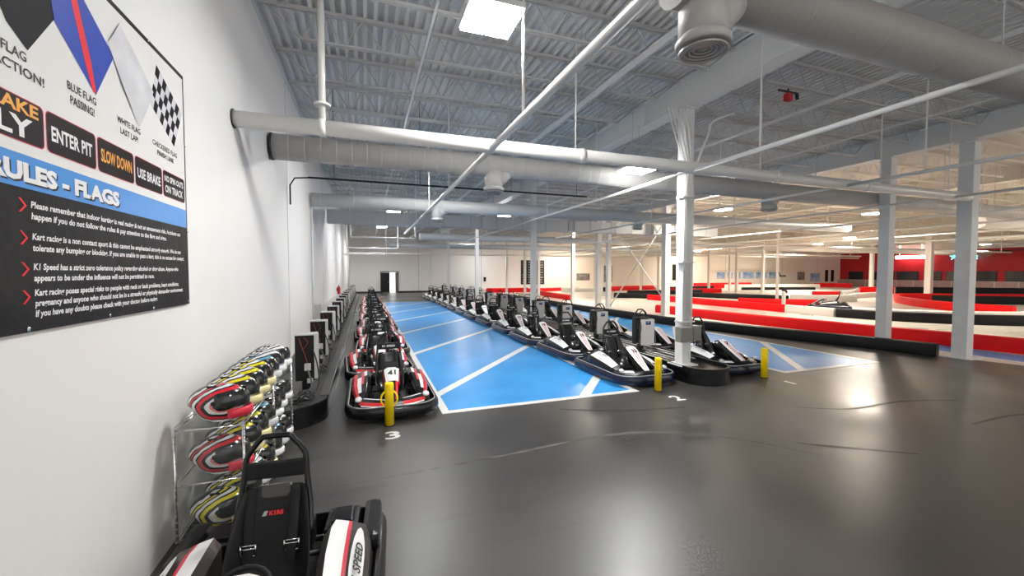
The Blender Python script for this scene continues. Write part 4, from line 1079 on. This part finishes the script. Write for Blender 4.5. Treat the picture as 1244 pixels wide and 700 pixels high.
t = thing('track_post', 'short white post with a dark tilted head standing left of the lone go-kart', 'post', (25.15, 18.9, .004))
b = NB(); box(b, (0, 0, .5), (.16, .16, 1.0), bev=.01); obj('pole', b, 'bar_white', t)
b = NB(); box(b, (0, 0, 1.06), (.5, .2, .14), rot=(0, .7, 0), bev=.02); obj('head', b, 'dark_metal', t)

# ================================================================== FAR WALL PICTURES
def picture(x0, x1, z0, z1, m, label, frame='black_trim', name='wall_picture', cat='wall picture', g=None):
    t = thing(name, label, cat, ((x0+x1)/2, YF-.03, (z0+z1)/2), 0, g)
    w, h = x1-x0, z1-z0
    b = NB(); box(b, (0, .015, 0), (w, .03, h)); obj('frame', b, frame, t)
    b = NB(); box(b, (0, -.006, 0), (w*.95, .012, h-.05*w)); obj('print', b, m, t)
    return t
bb = picture(17.5, 20.55, .75, 3.65, 'print_black', 'tall black banner with rows of pale lettering on the far wall', name='wall_banner', cat='banner')
b = NB(); rnd = random.Random(3)
for c_ in range(4):
    for r_ in range(9):
        w = rnd.uniform(.22, .38); box(b, (-1.13+.75*c_, -.014, 1.2-.3*r_), (w*1.3, .006, rnd.uniform(.10, .2)))
obj('print_block', b, 'poster_grey', bb)
picture(25.0, 26.85, 1.2, 2.05, 'poster_grey', 'small wide grey sign on the far wall right of the black banner', 'black_trim')
picture(28.9, 30.2, .9, 3.1, 'poster_grey', 'tall grey framed print on the far wall behind the braced columns', 'bar_white')
v = picture(39.8, 40.6, 1.1, 3.3, 'print_black', 'narrow upright black sign on the far wall left of the thick front column', 'black_trim')
for k, (x0, x1) in enumerate(((47.7, 49.2), (49.7, 50.7), (51.0, 52.2), (52.6, 54.9), (55.2, 57.6), (57.9, 59.6))):
    picture(x0, x1, 1.25, 2.25, 'poster_blue', f'blue picture panel on the far wall, {ordn(k)} of the row from the left', 'flag_white', g='blue picture panels')
picture(64.0, 65.7, .95, 2.3, 'poster_grey', 'small grey window-like picture on the far wall left of the blue framed one', 'flag_white')
picture(66.9, 69.2, .7, 2.1, 'poster_blue', 'blue and white framed picture on the far wall left of the two black strips', 'flag_white')
picture(70.4, 71.1, .7, 2.6, 'print_black', 'left one of two narrow black strips near the corner of the far wall', 'black_trim')
picture(71.8, 72.5, .7, 2.6, 'print_black', 'right one of two narrow black strips near the corner of the far wall', 'black_trim')
b = NB(); box(b, (13.0, YF-.1, 1.4), (.25, .2, .5), bev=.02); tag(obj('wall_phone', b, 'dark_metal'), 'small dark wall unit left of the black banner on the far wall', 'wall unit')

# ================================================================== RED WALL
for n, (y0, y1) in enumerate(((42.6, 44.7), (38.5, 41.5), (35.7, 38.3), (33.2, 35.1), (30.8, 32.8), (28.0, 29.8), (25.4, 27.3), (22.5, 24.4))):
    b = NB(); box(b, (XR-.03, (y0+y1)/2, 1.6), (.08, y1-y0, 1.5)); w = structure(f'window_{n+1}', b, 'black_trim')
    b = NB(); box(b, (XR-.075, (y0+y1)/2, 1.6), (.02, y1-y0-.15, 1.35)); obj('pane', b, 'window_dark', w)
t = thing('railing', 'long low perforated railing in front of the red wall', 'railing', (XR-.5, 0, 0))
b = NB(); box(b, (0, 33.0, .55), (.03, 26, .9)); obj('mesh_panel', b, 'mesh_rail', t)
b = NB()
for y in range(20, 46, 2): box(b, (0, y, .53), (.08, .08, 1.06))
box(b, (0, 33, 1.03), (.09, 26, .05)); obj('rail_frame', b, 'light_grey', t)
b = NB(); tube(b, [(XR-1.0, 37.9, 4.35), (XR-1.0, 34.5, 4.35)], .22, 10); tube(b, [(XR-1.0, 37.5, 4.5), (XR-1.0, 37.5, 6.09)], .02, 4); tube(b, [(XR-1.0, 35, 4.5), (XR-1.0, 35, 6.09)], .02, 4); tag(obj('tube_light', b, 'tube_pink'), 'glowing pinkish-white tube light against the red wall', 'tube light')
for k, y in enumerate((31.8, 29.8)):
    b = NB()
    for a in range(5):
        an = 2*PI*a/5+.3; tube(b, [(0, 0, 0), (0, .42*math.cos(an), .42*math.sin(an))], [.09, .02], 6)
    tag(obj('star_lamp', b, 'teal_glow', loc=(XR-.6, y, 4.25)), ['left', 'right'][k] + ' one of two small teal star-shaped lamps on the red wall', 'lamp', 'teal star lamps')
b = NB(); box(b, (XR-.6, 28, 4.85), (.12, 22, .12))
for y in (18, 25, 32, 38): box(b, (XR-.6, y, 5.03), (.04, .04, .33))
box(b, (XR-.6, 31.8, 4.6), (.03, .03, .5)); box(b, (XR-.6, 29.8, 4.6), (.03, .03, .5)); tag(obj('lighting_truss', b, 'dark_metal'), 'dark lighting bar running high along the red wall', 'lighting bar')
b = NB(); box(b, (XR-.4, 30, 5.65), (.8, 32, .9)); tag(obj('wall_bulkhead', b, 'bar_white'), 'cream boxed bulkhead above the red wall', 'bulkhead')

# ================================================================== WORLD + CAMERA
w = bpy.data.worlds.new('World'); S.world = w; w.use_nodes = True
w.node_tree.nodes['Background'].inputs['Color'].default_value = (1., .985, .96, 1); w.node_tree.nodes['Background'].inputs['Strength'].default_value = .75  # even background light, added as soft fill through the open back of the hall
cam = bpy.data.cameras.new('Camera'); co = bpy.data.objects.new('Camera', cam); COL.objects.link(co)
co.location = (0, 0, 2.2); co.rotation_euler = (math.radians(90-2.18), 0, math.radians(-19.6))
cam.sensor_width = 36.; cam.lens = 500/1244*36; cam.clip_start = .05; cam.clip_end = 300
S.camera = co
S.view_settings.view_transform = 'Standard'; S.view_settings.look = 'None'; S.view_settings.exposure = .75; S.view_settings.gamma = 1.
S.view_settings.use_curve_mapping = False
S.cycles.use_denoising = True; S.cycles.max_bounces = 8; S.cycles.diffuse_bounces = 4; S.cycles.glossy_bounces = 3; S.cycles.transparent_max_bounces = 12
S.cycles.sample_clamp_indirect = 6.
